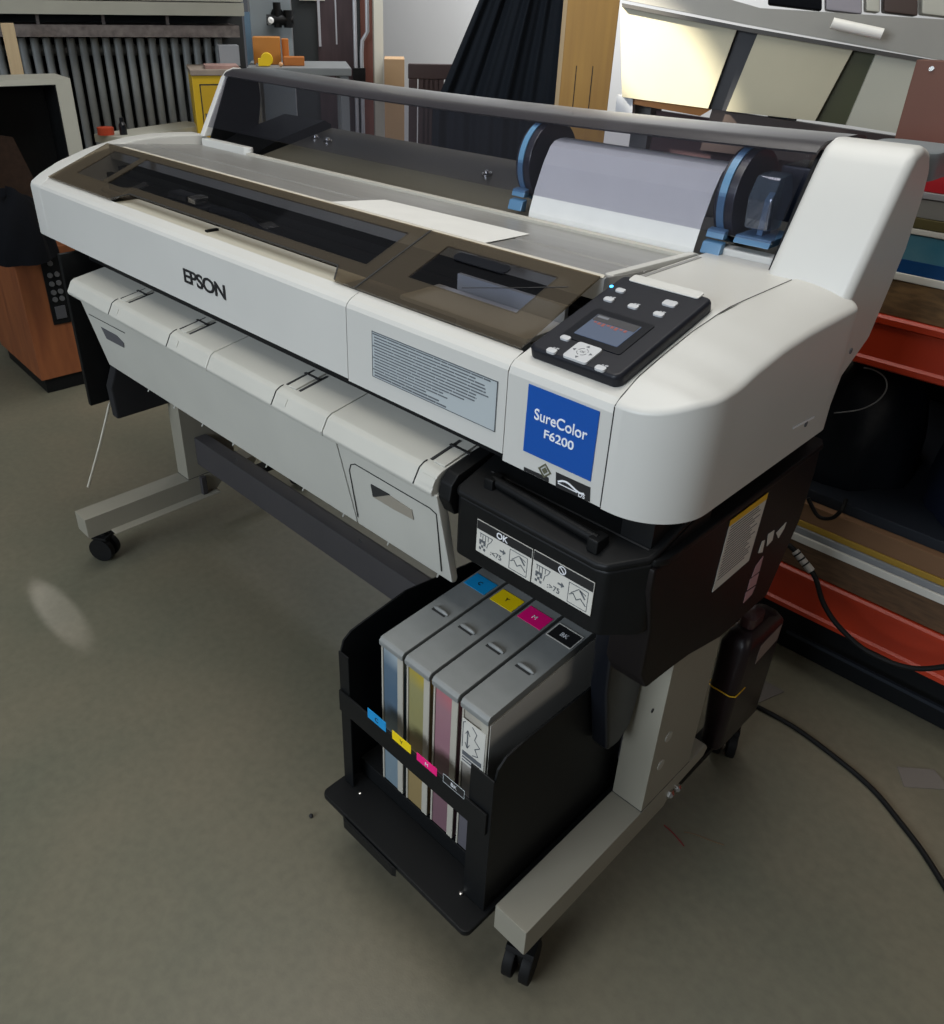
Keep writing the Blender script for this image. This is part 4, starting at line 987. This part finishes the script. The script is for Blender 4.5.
# radiator, ledge and sill along wall_left
t = thing('radiator', 'grey column radiator with many upright fins under the window sill', 'radiator', LW + LD*.45 + LN*.12, LYAW)
RD = lambda bm: bm
for hz in (.20, 1.08): obj('header_tube', tube(NB(), [(-.55, 0, hz), (.50, 0, hz)], .022, 12), iron, t, world=False, smooth=True)
bm0 = NB(); prism_z(bm0, rrect(-.0155, .0155, -.055, .055, .0125), .12, 1.128)
fin0 = obj('fin', bm0, iron, t, world=False, bevel=.006)
fin0.location = (-.52, 0, 0)
for k in range(1, 23):
    f = fin0.copy(); COL.objects.link(f); f.parent = t; f.location = (-.52 + .0453*k, 0, 0)
for sx2 in (-.50, .45):
    obj('radiator_foot', box(NB(), sx2-.012, sx2+.012, -.05, .05, 0, .13), iron, t, world=False)
struct('trim_1', lw_place(lw_box(lw_box(NB(), -3.2, 1.02, .001, .34, 1.212, 1.258), -3.2, 1.02, .001, .325, 1.262, 1.34)), sill_paint)
bm = lw_box(NB(), -3.2, 1.0, .001, .30, 1.134, 1.176)
for s_ in (-.40, .235, .475, .72): lw_box(bm, s_-.006, s_+.006, .26, .272, 1.1765, 1.2115)
struct('trim_2', lw_place(bm), grey_wood)
# white work table behind the printer's left end
zt_ = .82
A, B = at(94, 134, 'z', zt_), at(185, 121, 'z', zt_)
dv = (B-A).normalized(); nv_ = Vector((-dv.y, dv.x, 0))
if nv_.dot(A - CAM_LOC) > 0: nv_ = -nv_
t = thing('work_table', 'white-topped work table in front of the radiator fins', 'table', tuple(A.xy.lerp(B.xy, .5)) + (0,))
obj('table_top', slab(NB(), [A, B, B+nv_*.16, A+nv_*.16], .028, 0, -Z), off_white, t)
for e, k in ((A, .22), (B, -.05)):
    for dd in (.03, .13):
        p = e + dv*k + nv_*dd; obj('leg', box(NB(), p.x-.015, p.x+.015, p.y-.015, p.y+.015, 0, zt_-.0285), off_white, t)
p = A + dv*.015 + nv_*.05
tag(obj('tape_roll', tube(NB(), [(p.x, p.y, zt_+.0005), (p.x, p.y, zt_+.026)], .030, 20), pmat('red_orange_plastic', (0.50, 0.06, 0.02, 1), 0.45)), 'small red-orange tape roll on the end of the white table', 'tape')
p = A + dv*.055 + nv_*.10; bm = NB(); tube(bm, [(p.x, p.y, zt_+.0005), (p.x, p.y, zt_+.035), (p.x, p.y, zt_+.045), (p.x, p.y, zt_+.06)], [.014, .014, .008, .008], 14)
tag(obj('ink_vial', bm, black_gloss), 'small black bottle beside the red-orange tape roll', 'bottle')
# yellow metal cabinet
t, w, h = facing('metal_cabinet', 'yellow metal cabinet with a framed door, left of the roll cover', 'cabinet', 191, 243, 70, 3.62, 0, .30, math.radians(4))
obj('cabinet_body', box(NB(), -w/2, w/2, .012, .30, 0, h-.02), yellow_paint, t, world=False, bevel=.003)
obj('cabinet_top', box(NB(), -w/2-.004, w/2+.004, .0, .305, h-.0195, h), pmat('worn_top', (0.30, 0.24, 0.19, 1), 0.6, noise=.3, nscale=10), t, world=False, bevel=.002)
dr = obj('cabinet_door', box(NB(), -w/2+.03, w/2-.03, .004, .0115, .05, h-.055), pmat('yellow_door_paint', (0.52, 0.32, 0.012, 1), 0.45, noise=.15, nscale=8), t, world=False, bevel=.002)
bm = NB(); box(bm, -w/2+.026, -w/2+.0295, .006, .0118, .05, h-.05); box(bm, -w/2+.026, w/2-.026, .006, .0118, h-.0545, h-.05); obj('door_gap', bm, seam, t, world=False)
obj('door_latch', box(NB(), -w/2+.036, -w/2+.046, -.004, .0038, h*.80, h*.85), steel, dr, world=False)
Mx = WM[t]
def on(Mx, bm): bm.transform(Mx); return bm
tag(obj('paper_stack', on(Mx, box(NB(), -.04, w/2-.01, .04, .17, h+.0005, h+.012)), pmat('pinkish_paper', (0.40, 0.24, 0.20, 1), 0.7, noise=.4, nscale=14)), 'loose pinkish papers on top of the yellow cabinet', 'papers')
tag(obj('small_box', on(Mx, box(NB(), .03, .11, .20, .29, h+.0005, h+.075)), pmat('grey_card', (0.24, 0.25, 0.26, 1), 0.6)), 'small grey box at the back of the yellow cabinet top', 'box')
# grey pillar and its black fitting
a, b = far(249, 0, 4.35), far(290, 0, 4.35); mid = (a+b)/2; yw = math.atan2((b-a).y, (b-a).x); w = (b.xy-a.xy).length
Mp = Matrix.Translation((mid.x, mid.y, 0)) @ Matrix.Rotation(yw, 4, 'Z')
struct('trim_3', on(Mp, box(NB(), -w/2, w/2, 0, .25, 0, 2.7)), pmat('blue_grey_paint', (0.26, 0.30, 0.32, 1), 0.7, noise=.15, nscale=4))
struct('trim_4', on(Mp, box(NB(), -w/2-.028, -w/2-.002, -.01, .03, 0, 1.22)), pmat('blue_trim_paint', (0.16, 0.27, 0.38, 1), 0.5, noise=.2, nscale=10))
t = thing('wall_valve', 'black valve fitting with a pale cap on the blue-grey pillar', 'valve', Mp @ Vector((.03, -.045, 1.16)), yw)
bm = NB(); tube(bm, [(-.05, .0, .03), (.07, .0, .03)], .022, 12); tube(bm, [(0, 0, .0), (0, 0, .10)], .018, 12); tube(bm, [(.05, 0, .0), (.05, 0, .07)], .024, 12); tube(bm, [(0, .03, .05), (0, .044, .05)], .03, 12)
obj('valve_body', bm, black, t, world=False, smooth=True)
bm = NB(); tube(bm, [(-.038, -.012, .02), (-.030, -.030, .03), (-.030, -.034, .03)], [.012, .014, .004], 12); obj('valve_cap', bm, pmat('pale_cap', (0.5, 0.5, 0.48, 1), 0.5), t, world=False, smooth=True)
# grey steel bench with the orange boxes on it
zb_ = far(290, 66, 3.92).z
A = at(246, 68, 'z', zb_); B = at(352, 80, 'z', zb_)
a, b = far(244, 66, 3.75), far(354, 76, 3.75)
t, w, h = facing('steel_bench', 'grey steel bench behind the roll cover holding orange boxes', 'bench', 247, 352, 70, 3.82, 0, .5)
h = zb_
bench_m = pmat('bench_grey', (0.17, 0.18, 0.18, 1), 0.45, noise=.15, nscale=6)
obj('bench_top', box(NB(), -w/2, w/2, 0, .42, h-.03, h), bench_m, t, world=False, bevel=.004)
for sx2 in (-w/2+.03, w/2-.03):
    for yy in (.03, .39): obj('leg', box(NB(), sx2-.018, sx2+.018, yy-.018, yy+.018, 0, h-.0305), bench_m, t, world=False)
Mb = WM[t]
def bpx(u): return -w/2 + w*(u-247)/(352-247)
tag(obj('orange_box', on(Mb, box(NB(), bpx(253), bpx(281), .16, .26, h+.0005, h+.105)), orange_m, bevel=.003), 'tall orange box on the grey bench, beside the yellow tape measure', 'box')
tag(obj('orange_box', on(Mb, box(NB(), bpx(282.5), bpx(289.5), .19, .25, h+.0005, h+.098)), pmat('dark_orange', (0.42, 0.13, 0.012, 1), 0.45), bevel=.003), 'narrow darker orange box on the grey bench, right of the tall one', 'box')
tag(obj('orange_tray', on(Mb, box(NB(), bpx(284), bpx(305), .10, .17, h+.0005, h+.034)), pmat('orange_brown', (0.36, 0.11, 0.012, 1), 0.45), bevel=.003), 'low flat orange box on the grey bench, in front of the narrow one', 'box')
t = thing('tape_measure', 'yellow tape measure lying on the grey bench', 'tape measure', Mb @ Vector((bpx(267), .07, h+.0005)), yw)
bm = NB(); tube(bm, [(0, -.018, .026), (0, .018, .026)], .0255, 24); box(bm, -.036, 0, -.0178, .0178, .001, .03); obj('case', bm, pmat('yellow_case', (0.72, 0.48, 0.005, 1), 0.4), t, world=False, bevel=.003)
obj('tape_hook', box(NB(), -.046, -.0365, -.008, .008, .002, .012), steel, t, world=False)
bm = NB(); bmesh.ops.create_uvsphere(bm, u_segments=16, v_segments=10, radius=.009); p = Mb @ Vector((bpx(281), .045, h+.0095)); bm.transform(Matrix.Translation(p))
tag(obj('orange_ball', bm, pmat('pale_orange', (0.55, 0.28, 0.12, 1), 0.5), smooth=True), 'tiny pale orange ball beside the yellow tape measure', 'ball')
# dark cabinet with pipes, door post
t, w, h = facing('tall_cabinet', 'tall dark cabinet with a brown-purple front behind the grey bench', 'cabinet', 291, 373, 0, 4.62, 0, .4)
obj('cabinet_body', box(NB(), -w/2, w/2, .012, .4, 0, 1.75), pmat('near_black_paint', (0.018, 0.021, 0.022, 1), 0.5), t, world=False)
cx = lambda u: -w/2 + w*(u-291)/82
obj('cabinet_front', box(NB(), cx(316), cx(354), 0, .0115, .1, 1.72), pmat('brown_purple_panel', (0.055, 0.035, 0.038, 1), 0.35, noise=.4, nscale=5, stretch=(6, 6, 1)), t, world=False)
obj('cabinet_edge', box(NB(), cx(360), cx(372.5), -.004, .0115, .02, 1.74), wood('red_brown_wood', (0.16, 0.055, 0.035, 1), (0.10, 0.03, 0.02, 1), (10, 10, 1)), t, world=False)
pale = pmat('pale_metal_and_reflection', (0.42, 0.42, 0.44, 1), 0.35, metal=.3)
for u0, u1, za, zb2 in ((317, 319.5, 1.07, 1.60), (334.5, 336, 1.08, 1.55)): obj('reflection_strip', box(NB(), cx(u0), cx(u1), -.006, -.0005, za, zb2), pale, t, world=False)  # upright reflections on the dark front, made as pale strips
Mc = WM[t]
t = thing('pipe_pair', 'pair of pale pipes with a hook bend in front of the dark cabinet', 'pipes', Mc @ Vector((cx(354), -.06, 0)), yw)
bm = NB(); tube(bm, [(0, 0, 0), (0, 0, 1.7)], .010, 10); tube(bm, [(.03, 0, 0), (.03, 0, 1.05), (.035, 0, 1.1), (.06, -.01, 1.14), (.062, 0, 1.7)], .010, 10); obj('pipe', bm, pale, t, world=False, smooth=True)
obj('pipe_collar', box(NB(), -.016, .046, -.018, .016, .90, .98), black, t, world=False, bevel=.002)
tag(obj('paper_sign', on(Mc, box(NB(), cx(299), cx(325), -.004, -.0005+.012*0, 1.268, 1.45)), off_white), 'pale sheet pinned at the top of the dark cabinet', 'sheet')
a, b = far(373.5, 0, 4.5), far(383, 0, 4.5); mid = (a+b)/2; wq = (b.xy-a.xy).length
struct('trim_5', on(Matrix.Translation((mid.x, mid.y, 0)) @ Matrix.Rotation(yw, 4, 'Z'), box(NB(), -wq/2, wq/2, 0, .06, 0, 2.7)), pmat('cream_post_paint', (0.45, 0.43, 0.36, 1), 0.6))
t, w, h = facing('cardboard_box', 'plain brown cardboard box against the white wall beside the cream post', 'box', 384, 404.5, 59, 4.30, 0, .2)
obj('carton', box(NB(), -w/2, w/2, 0, .2, 0, h), cardboard, t, world=False, bevel=.003)
# dark slatted chair
t, w, h = facing('wooden_chair', 'dark brown wooden chair with a slatted back, seen over the roll cover', 'chair', 408, 455, 64, 3.60, 0, .4)
obj('top_rail', box(NB(), -w/2, w/2, 0, .025, h-.055, h), dark_wood, t, world=False, bevel=.004)
for sx2 in (-w/2+.02, w/2-.02):
    obj('leg', box(NB(), sx2-.017, sx2+.017, 0, .03, 0, h-.0555), dark_wood, t, world=False, bevel=.002); obj('leg', box(NB(), sx2-.017, sx2+.017, .36, .39, 0, .4295), dark_wood, t, world=False, bevel=.002)
for k in range(5): obj('back_slat', box(NB(), -w/2+.042+k*(w-.112)/4, -w/2+.070+k*(w-.112)/4, .004, .020, .48, h-.0555), dark_wood, t, world=False)
obj('seat', box(NB(), -w/2, w/2, .031, .41, .43, .46), dark_wood, t, world=False, bevel=.005)
# black curtain
def hanging(name, label, cat, px_top, px_bot, D, ztop, m, seed, amp=.016, folds=6, depth=.06):
    rnd = random.Random(seed)
    zt2 = 1.62; zk = .93; a, b = far(px_top[0], 0, D), far(px_top[1], 0, D); c, d = far(px_bot[0], 100, D), far(px_bot[1], 100, D)
    k = (zt2 - a.z)/(a.z - c.z)
    a2 = a + (a-c)*k; b2 = b + (b-d)*k; a2.z = b2.z = zt2; k2 = (c.z-zk)/(a.z - c.z); c2 = c + (c-a)*k2; d2 = d + (d-b)*k2; c2.z = d2.z = zk
    nrm = (b-a); nrm = Vector((-nrm.y, nrm.x, 0)).normalized()
    bm = NB(); nu, nv = 90, 26; A, B = [], []
    ph = [rnd.uniform(0, 6.28) for _ in range(4)]
    for j in range(nv+1):
        t_ = j/nv; zz = zt2 + (.002-zt2)*t_; tt = min(1.0, (zt2-zz)/(zt2-zk)); ra, rb = [], []
        for i in range(nu+1):
            s_ = i/nu; p = a2.lerp(b2, s_).lerp(c2.lerp(d2, s_), tt); p.z = zz
            o = amp*(.6*math.sin(2*math.pi*folds*s_ + ph[0] + 1.6*math.sin(2.2*t_+s_*3)) + .8*math.sin(2*math.pi*folds*.37*s_ + ph[1] + 2*t_) + .35*math.sin(2*math.pi*folds*1.7*s_ + ph[2] - t_*3))
            ra.append(bm.verts.new(p + nrm*o)); rb.append(bm.verts.new(p + nrm*(o+.006)))
        A.append(ra); B.append(rb)
    for j in range(nv):
        for i in range(nu):
            bm.faces.new((A[j][i], A[j+1][i], A[j+1][i+1], A[j][i+1])); bm.faces.new((B[j][i], B[j][i+1], B[j+1][i+1], B[j+1][i]))
    for j in range(nv):
        bm.faces.new((A[j][0], B[j][0], B[j+1][0], A[j+1][0])); bm.faces.new((A[j][nu], A[j+1][nu], B[j+1][nu], B[j][nu]))
    for i in range(nu):
        bm.faces.new((A[0][i], A[0][i+1], B[0][i+1], B[0][i])); bm.faces.new((A[nv][i], B[nv][i], B[nv][i+1], A[nv][i+1]))
    bmesh.ops.recalc_face_normals(bm, faces=bm.faces[:])
    return tag(obj(name, bm, m, smooth=True), label, cat)
hanging('black_curtain', 'black curtain in deep folds hanging between the white wall and ochre board', 'curtain', (479, 572), (437, 562), 3.25, 1.6, pmat('curtain_cloth', (0.008, 0.011, 0.016, 1), 0.85, spec=0.15), 3)
# ochre boards
t, w, h = facing('wooden_board', 'tall ochre wooden board standing right of the black curtain', 'board', 567, 620, 0, 2.75, 0, .03)
obj('board_panel', box(NB(), -w/2, w/2, 0, .03, 0, 1.55), ochre_wood, t, world=False, bevel=.002)
obj('edge_strip', box(NB(), -w/2-.010, -w/2+.002, -.002, .028, 0, 1.55), pale_wood, t, world=False)
for k in (.30, .62): obj('board_crack', box(NB(), -w/2+w*k-.001, -w/2+w*k+.0015, -.0012, .0002, .96, 1.12), seam, t, world=False)
# ------------------------------------------------------------------ cream panelled unit lying tilted behind the machine
DC = 2.25
c0, c1 = far(622, 5, DC), far(944, 62, DC)
e1 = (c1-c0).normalized(); vd = Vector((-math.sin(CAM_ROT.z), math.cos(CAM_ROT.z), 0)); e3 = (vd - e1*vd.dot(e1)).normalized(); e2 = e3.cross(e1); e2 = e2 if e2.z > 0 else -e2
OC = c0
t = thing('panelled_unit', 'long cream-panelled unit with dark battens lying tilted beyond the roll cover', 'panel unit', (c0.x+.3, c0.y+.3, .9))
def cu(u, v, off=0.0): return at_plane(u, v, OC + e3*off, e3)
def cslab(pts, th, name, m, par=None, off=0.0): return obj(name, slab(NB(), [cu(u, v, off) for u, v in pts], th, 0, e3), m, par or t)
panel_c = pmat('cream_panel', (0.42, 0.39, 0.28, 1), 0.45, noise=.12, nscale=4)
cslab([(620, 5), (737, 29), (708, 108.5), (622, 97)], .05, 'panel', panel_c)
cslab([(758, 33), (853, 50), (815, 121), (726, 111)], .05, 'panel', panel_c)
cslab([(876, 54), (985, 71), (975, 146), (846, 125)], .05, 'panel', pmat('grey_cream_panel', (0.40, 0.40, 0.33, 1), 0.45, noise=.1, nscale=4))
cslab([(735, 28.6), (760, 33.4), (728, 111.4), (706, 108.3)], .03, 'batten', pmat('black_batten', (0.012, 0.013, 0.018, 1), 0.5), off=.015)
cslab([(851, 49.6), (878, 54.4), (848, 125.4), (813, 120.6)], .03, 'batten', pmat('olive_batten', (0.035, 0.038, 0.012, 1), 0.5), off=.015)
cslab([(622, 3), (745, 27), (985, 69), (985, 73), (745, 31.5), (622, 7)], .06, 'edge_rail', pmat('rail_grey', (0.045, 0.042, 0.038, 1), 0.45), off=-.01)
top_m = pmat('unit_top', (0.30, 0.29, 0.26, 1), 0.35, noise=.15, nscale=4)
cslab([(615, -2), (745, 24), (985, 68), (985, 22), (760, 8), (690, -12), (615, -20)], .03, 'unit_top', top_m, off=.02)
cslab([(634, 98), (712, 109), (700, 116), (632, 104)], .05, 'lower_rail', orange_m, off=.02)
cslab([(617, 95), (633, 97), (632, 116), (615, 114)], .05, 'lower_block', pmat('pale_block', (0.5, 0.52, 0.56, 1), 0.5), off=.012)
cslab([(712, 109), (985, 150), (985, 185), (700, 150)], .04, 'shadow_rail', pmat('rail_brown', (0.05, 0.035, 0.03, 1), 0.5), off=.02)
for u in (650, 790):
    p = cu(u, 20 + (u-660)*.17, .035); obj('support_leg', box(NB(), p.x-.025, p.x+.025, p.y+.02, p.y+.07, 0, p.z-.03), pmat('support_grey', (0.10, 0.10, 0.10, 1), 0.6) if 'support_grey' not in MATS else MATS['support_grey'], t)
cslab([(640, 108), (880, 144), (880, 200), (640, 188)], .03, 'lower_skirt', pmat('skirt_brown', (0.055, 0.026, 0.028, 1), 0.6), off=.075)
# things lying on top of it
bm = NB(); tube(bm, [cu(832, 23, -.015), cu(882, 34, -.015)], .011, 14)  # bright glare on the unit, modelled as a white tube
tag(obj('glare_tube', bm, pmat('glare_white', (0.82, 0.80, 0.74, 1), 0.3), smooth=True), 'white glare in tube shape on top of the cream-panelled unit', 'tube')
def onunit(u0, u1, v0, v1, name, m, label, cat, th=.06):
    o = obj(name, slab(NB(), [cu(u0, v1, .02), cu(u1, v1+(u1-u0)*.12, .02), cu(u1, v0+(u1-u0)*.12, .02), cu(u0, v0, .02)], th, 0, e3), m, bevel=.004); return tag(o, label, cat)
onunit(768, 822, -12, 4, 'black_pouch', cloth_black, 'black pouch with a white flap on the cream-panelled unit', 'pouch')
onunit(826, 862, -14, 10, 'grey_case', pmat('lilac_grey', (0.26, 0.24, 0.26, 1), 0.5), 'grey case on the cream-panelled unit, right of the black pouch', 'case')
onunit(866, 880, -14, 11, 'cream_block', off_white, 'slim cream block between the grey case and brown box', 'block')
onunit(884, 918, -14, 12, 'brown_box', pmat('dark_brown_card', (0.05, 0.03, 0.022, 1), 0.6), 'dark brown box on the cream-panelled unit near the right edge', 'box')
onunit(922, 965, -14, 14, 'cream_carton', off_white, 'cream carton at the right end of the panelled unit', 'carton')
# ------------------------------------------------------------------ orange rack with sheet goods on the right
RY = .85
rack_red = pmat('rack_orange_paint', (0.42, 0.030, 0.005, 1), 0.42, noise=.2, nscale=5)
t = thing('storage_rack', 'orange-red steel storage rack behind the printer at the right', 'rack', (1.2, RY+.4, 0))
def beam(z0, z1):
    bm = NB(); prism_x(bm, [(RY, z0), (RY-.006, z0+.004), (RY-.006, z0+.014), (RY, z0+.018), (RY, z1-.018), (RY-.006, z1-.014), (RY-.006, z1-.004), (RY, z1), (RY+.05, z1), (RY+.05, z0)], .47, 2.3)
    return obj('rack_beam', bm, rack_red, t)
beam(.150, .252); beam(.722, .818)
for z in (.150, .722):
    obj('rack_beam', box(NB(), .47, 2.3, RY+.75, RY+.80, z, z+.098), rack_red, t)
for x in (.43, 2.3):
    for y in (RY, RY+.745): obj('rack_upright', box(NB(), x, x+.0395, y, y+.055, 0, .83 if x < 1 else 1.35), rack_red, t)
obj('shelf_board', box(NB(), .47, 2.3, RY+.051, RY+.749, .215, .2495), black, t)
obj('shelf_board', box(NB(), .47, 2.3, RY+.051, RY+.749, .79, .816), rack_red, t)
def sheet(name, z0, z1, x0, x1, y0, m, label, cat='board', y1=RY+.7, group=None):
    o = obj(name, box(NB(), x0, x1, y0, y1, z0, z1), m, bevel=.0015); return tag(o, label, cat, group)
brown_mdf = pmat('brown_hardboard_sheet', (0.115, 0.062, 0.028, 1), 0.7, noise=.45, nscale=30, stretch=(1, 6, 6))
sheet('hardboard_sheet', .2535, .315, .48, 2.1, RY+.004, brown_mdf, 'thick brown hardboard at the bottom of the stack on the lower beam', 'board')
sheet('white_board', .3155, .332, .48, 2.1, RY+.002, label_white, 'white board lying on the thick brown hardboard of the lower rack')
sheet('grey_board', .3325, .347, .48, 2.1, RY+.006, pmat('grey_board_face', (0.22, 0.23, 0.24, 1), 0.5), 'grey board between the white and yellow boards in the lower rack')
sheet('yellow_board', .3475, .361, .48, 2.1, RY+.010, pmat('mustard', (0.33, 0.20, 0.02, 1), 0.6), 'mustard yellow edged board above the grey one in the lower rack')
sheet('cardboard_sheet', .3615, .402, .48, 2.1, RY+.012, pmat('rack_cardboard', (0.20, 0.105, 0.05, 1), 0.75, noise=.15, nscale=10), 'brown cardboard pack topmost in the lower rack stack')
slate = pmat('slate_plastic', (0.016, 0.020, 0.027, 1), 0.5, spec=0.25)
sheet('dark_panel', .4025, .425, .48, 2.1, RY+.03, slate, 'dark slate-grey panel under the black bags in the rack', 'panel')
bag_m = pmat('black_bin_bag', (0.004, 0.006, 0.010, 1), 0.5, spec=0.25, bump=.6, bscale=40)
navy = pmat('navy_cloth', (0.006, 0.009, 0.022, 1), 0.8, spec=0.15, bump=.5, bscale=50)
lump('rubbish_bag', (.645, RY+.25, .426), .140, .19, .27, bag_m, 11, 'black plastic bag in the rack right behind the printer side', 'bag', amp=.10)
lump('cloth_bundle', (.945, RY+.25, .426), .130, .18, .29, navy, 15, 'navy cloth bundle beside the black bags in the rack', 'bundle', amp=.10)
lump('rubbish_bag', (1.24, RY+.25, .426), .135, .20, .26, bag_m, 21, 'black plastic bag at the right edge, beyond the navy bundle', 'bag', amp=.10)
obj('rack_back_panel', box(NB(), .47, 2.3, RY+.81, RY+.82, .15, .80), black, t)
bm = NB(); box(bm, .48, 2.1, RY+.06, RY+.60, 0.0005, .138)
o = tag(obj('floor_crate', bm, pmat('black_crate_plastic', (0.004, 0.005, 0.006, 1), 0.55, spec=0.2), bevel=.006), 'long black crate on the floor under the orange rack beam', 'crate')
obj('crate_trim', box(NB(), .70, 2.0, RY+.022, RY+.0292, .072, .080), slate, o)
# upper shelf
sheet('cork_board', .8185, .880, .48, 2.1, RY+.004, pmat('mottled_brown_board', (0.20, 0.115, 0.045, 1), 0.7, noise=.7, nscale=22, stretch=(1, 4, 4)), 'thick mottled brown board on the upper orange beam', y1=RY+.38)
sheet('white_strip_board', .8805, .893, .48, 2.1, RY+.002, label_white, 'thin white-edged board on the mottled brown board', y1=RY+.38)
bm = NB(); box(bm, .60, 2.1, RY+.006, RY+.34, .8935, .958); o = tag(obj('picture_box', bm, pmat('teal_blue_print', (0.035, 0.15, 0.22, 1), 0.35, noise=.8, nscale=7, col2=(0.14, 0.26, 0.30, 1)), bevel=.002), 'flat box printed with a blue sea and sky picture', 'box')
obj('blue_band', box(NB(), .5995, 2.1005, RY+.0052, RY+.0058, .8935, .916), pmat('deep_blue_print', (0.006, 0.05, 0.16, 1), 0.35), o)
sheet('pale_board', .9585, .968, .55, 2.1, RY+.004, label_white, 'thin pale board on the blue picture box', y1=RY+.34)
sheet('olive_board', .9685, .985, .55, 2.1, RY+.004, pmat('olive_wood', (0.085, 0.070, 0.022, 1), 0.6), 'dark olive board above the pale board in the rack', y1=RY+.34)
sheet('grey_pack', .9855, 1.015, .55, 2.1, RY+.006, pmat('grey_pack_face', (0.22, 0.215, 0.20, 1), 0.55), 'grey pack of sheets on the dark olive board', y1=RY+.34)
sheet('metal_profile', 1.0155, 1.026, .55, 2.1, RY+.004, pale, 'shiny metal strip on the grey pack in the rack', 'strip', y1=RY+.04)
sheet('red_packet', 1.0265, 1.056, .60, 2.0, RY+.006, pmat('red_packet_print', (0.55, 0.02, 0.03, 1), 0.45, noise=.3, nscale=12), 'red printed packet on top of the rack stack', 'packet', y1=RY+.12)
sheet('upright_board', 1.0575, 1.21, .60, 1.9, RY+.13, pmat('reddish_brown_panel', (0.13, 0.050, 0.028, 1), 0.6, noise=.2, nscale=5), 'upright reddish brown panel behind the red packet at the right edge', 'panel', y1=RY+.16)
obj('panel_pin', tube(NB(), [(.628, RY+.127, 1.198), (.628, RY+.1295, 1.198)], .004, 10), steel, bpy.data.objects['upright_board'])
# thin pale wire over the bags
bm = NB(); tube(bm, catmull([at(834, 413, 'y', RY+.02), at(858, 410, 'y', RY+.02), at(876, 402, 'y', RY+.02), at(886, 390, 'y', RY+.02), at(885, 378, 'y', RY+.02), at(874, 370, 'y', RY+.02), at(864, 368, 'y', RY+.03)], 6), .0013, 6)
tag(obj('thin_wire', bm, pmat('wire_grey', (0.20, 0.20, 0.20, 1), 0.4), smooth=True), 'thin pale wire loop hanging over the black bags', 'wire')
bm = NB(); tube(bm, catmull([at(808, 498, 'y', RY-.02), at(818, 516, 'y', RY-.02), at(832, 518, 'y', RY-.02), at(842, 509, 'y', RY-.02), at(846, 500, 'y', RY+.01)], 6), .004, 8)
tag(obj('black_lead', bm, rubber, smooth=True), 'short black lead sagging below the black bags', 'lead')
# ------------------------------------------------------------------ cables and floor litter
t = thing('data_cable', 'black cable with a grey plug leaving the printer side towards the right', 'cable', (.70, .74, .23))
pts = [at(u, v, 'y', .74) for u, v in ((780, 541), (791, 547), (803, 561), (815, 577), (822, 600), (832, 618), (845, 633), (862, 648), (880, 658), (898, 665), (915, 668.5), (935, 668), (960, 664))]
obj('cable_lead', tube(NB(), catmull(pts, 6), .0052, 10), rubber, t, smooth=True)
cp = catmull(pts, 6); bm = NB(); tube(bm, cp[8:17], .0075, 10); pl_ = obj('cable_plug', bm, pmat('plug_grey', (0.33, 0.31, 0.28, 1), 0.4), t, smooth=True)
bm = NB()
for k in (9, 11, 13): tube(bm, [cp[k], cp[k].lerp(cp[k+1], .5)], .0080, 10)
obj('plug_ring', bm, rubber, pl_)
pts = [at(u, v, 'z', .0052) for u, v in ((744, 702), (762, 709), (800, 731), (850, 769), (878, 795), (900, 822), (918, 845), (932, 866), (950, 895))]
bm = NB(); tube(bm, catmull(pts, 8), .0050, 10)
tag(obj('power_cord', bm, rubber, smooth=True), 'black power cord curving over the floor at the right', 'cord')
flat([(897, 767), (934, 770), (948, 787), (948, 790), (904, 787)], .0006, .0015, 'paper_scrap', pmat('dusty_card', (0.16, 0.14, 0.12, 1), 0.8), 'dusty card scrap on the floor at the right edge', 'scrap')
flat([(765, 681), (784, 692), (759, 703), (757, 700)], .0006, .0015, 'paper_scrap', pmat('pale_dusty_card', (0.13, 0.12, 0.11, 1), 0.8), 'pale scrap on the floor behind the waste ink bottle', 'scrap')
for nm, lab, pts, m, r in (('red_thread', 'red thread on the floor beside the right foot', ((664, 825), (672, 832), (680, 841), (684, 846)), pmat('red_thread_fibre', (0.22, 0.02, 0.02, 1), 0.7), .0012),
                           ('brown_thread', 'thin brown thread on the floor right of the red one', ((684, 832), (694, 834), (712, 841), (724, 845)), pmat('brown_thread_fibre', (0.16, 0.10, 0.05, 1), 0.7), .0009)):
    bm = NB(); tube(bm, catmull([at(u, v, 'z', r) for u, v in pts], 5), r, 6); tag(obj(nm, bm, m, smooth=True), lab, 'thread')
p = at(311, 816, 'z', .003); bm = NB(); bmesh.ops.create_icosphere(bm, subdivisions=2, radius=.004); bm.transform(Matrix.Translation((p.x, p.y, .0035)))
tag(obj('floor_crumb', bm, seam), 'small black crumb on the floor in front of the ink tank holder', 'crumb')
# aim the sunbeam at the cream panel
tgt = cu(650, 55); spo.location = (tgt.x - .9, tgt.y - 1.3, 2.45)
spo.rotation_euler = (tgt - Vector(spo.location)).to_track_quat('-Z', 'Y').to_euler()
sp.spot_size = .105
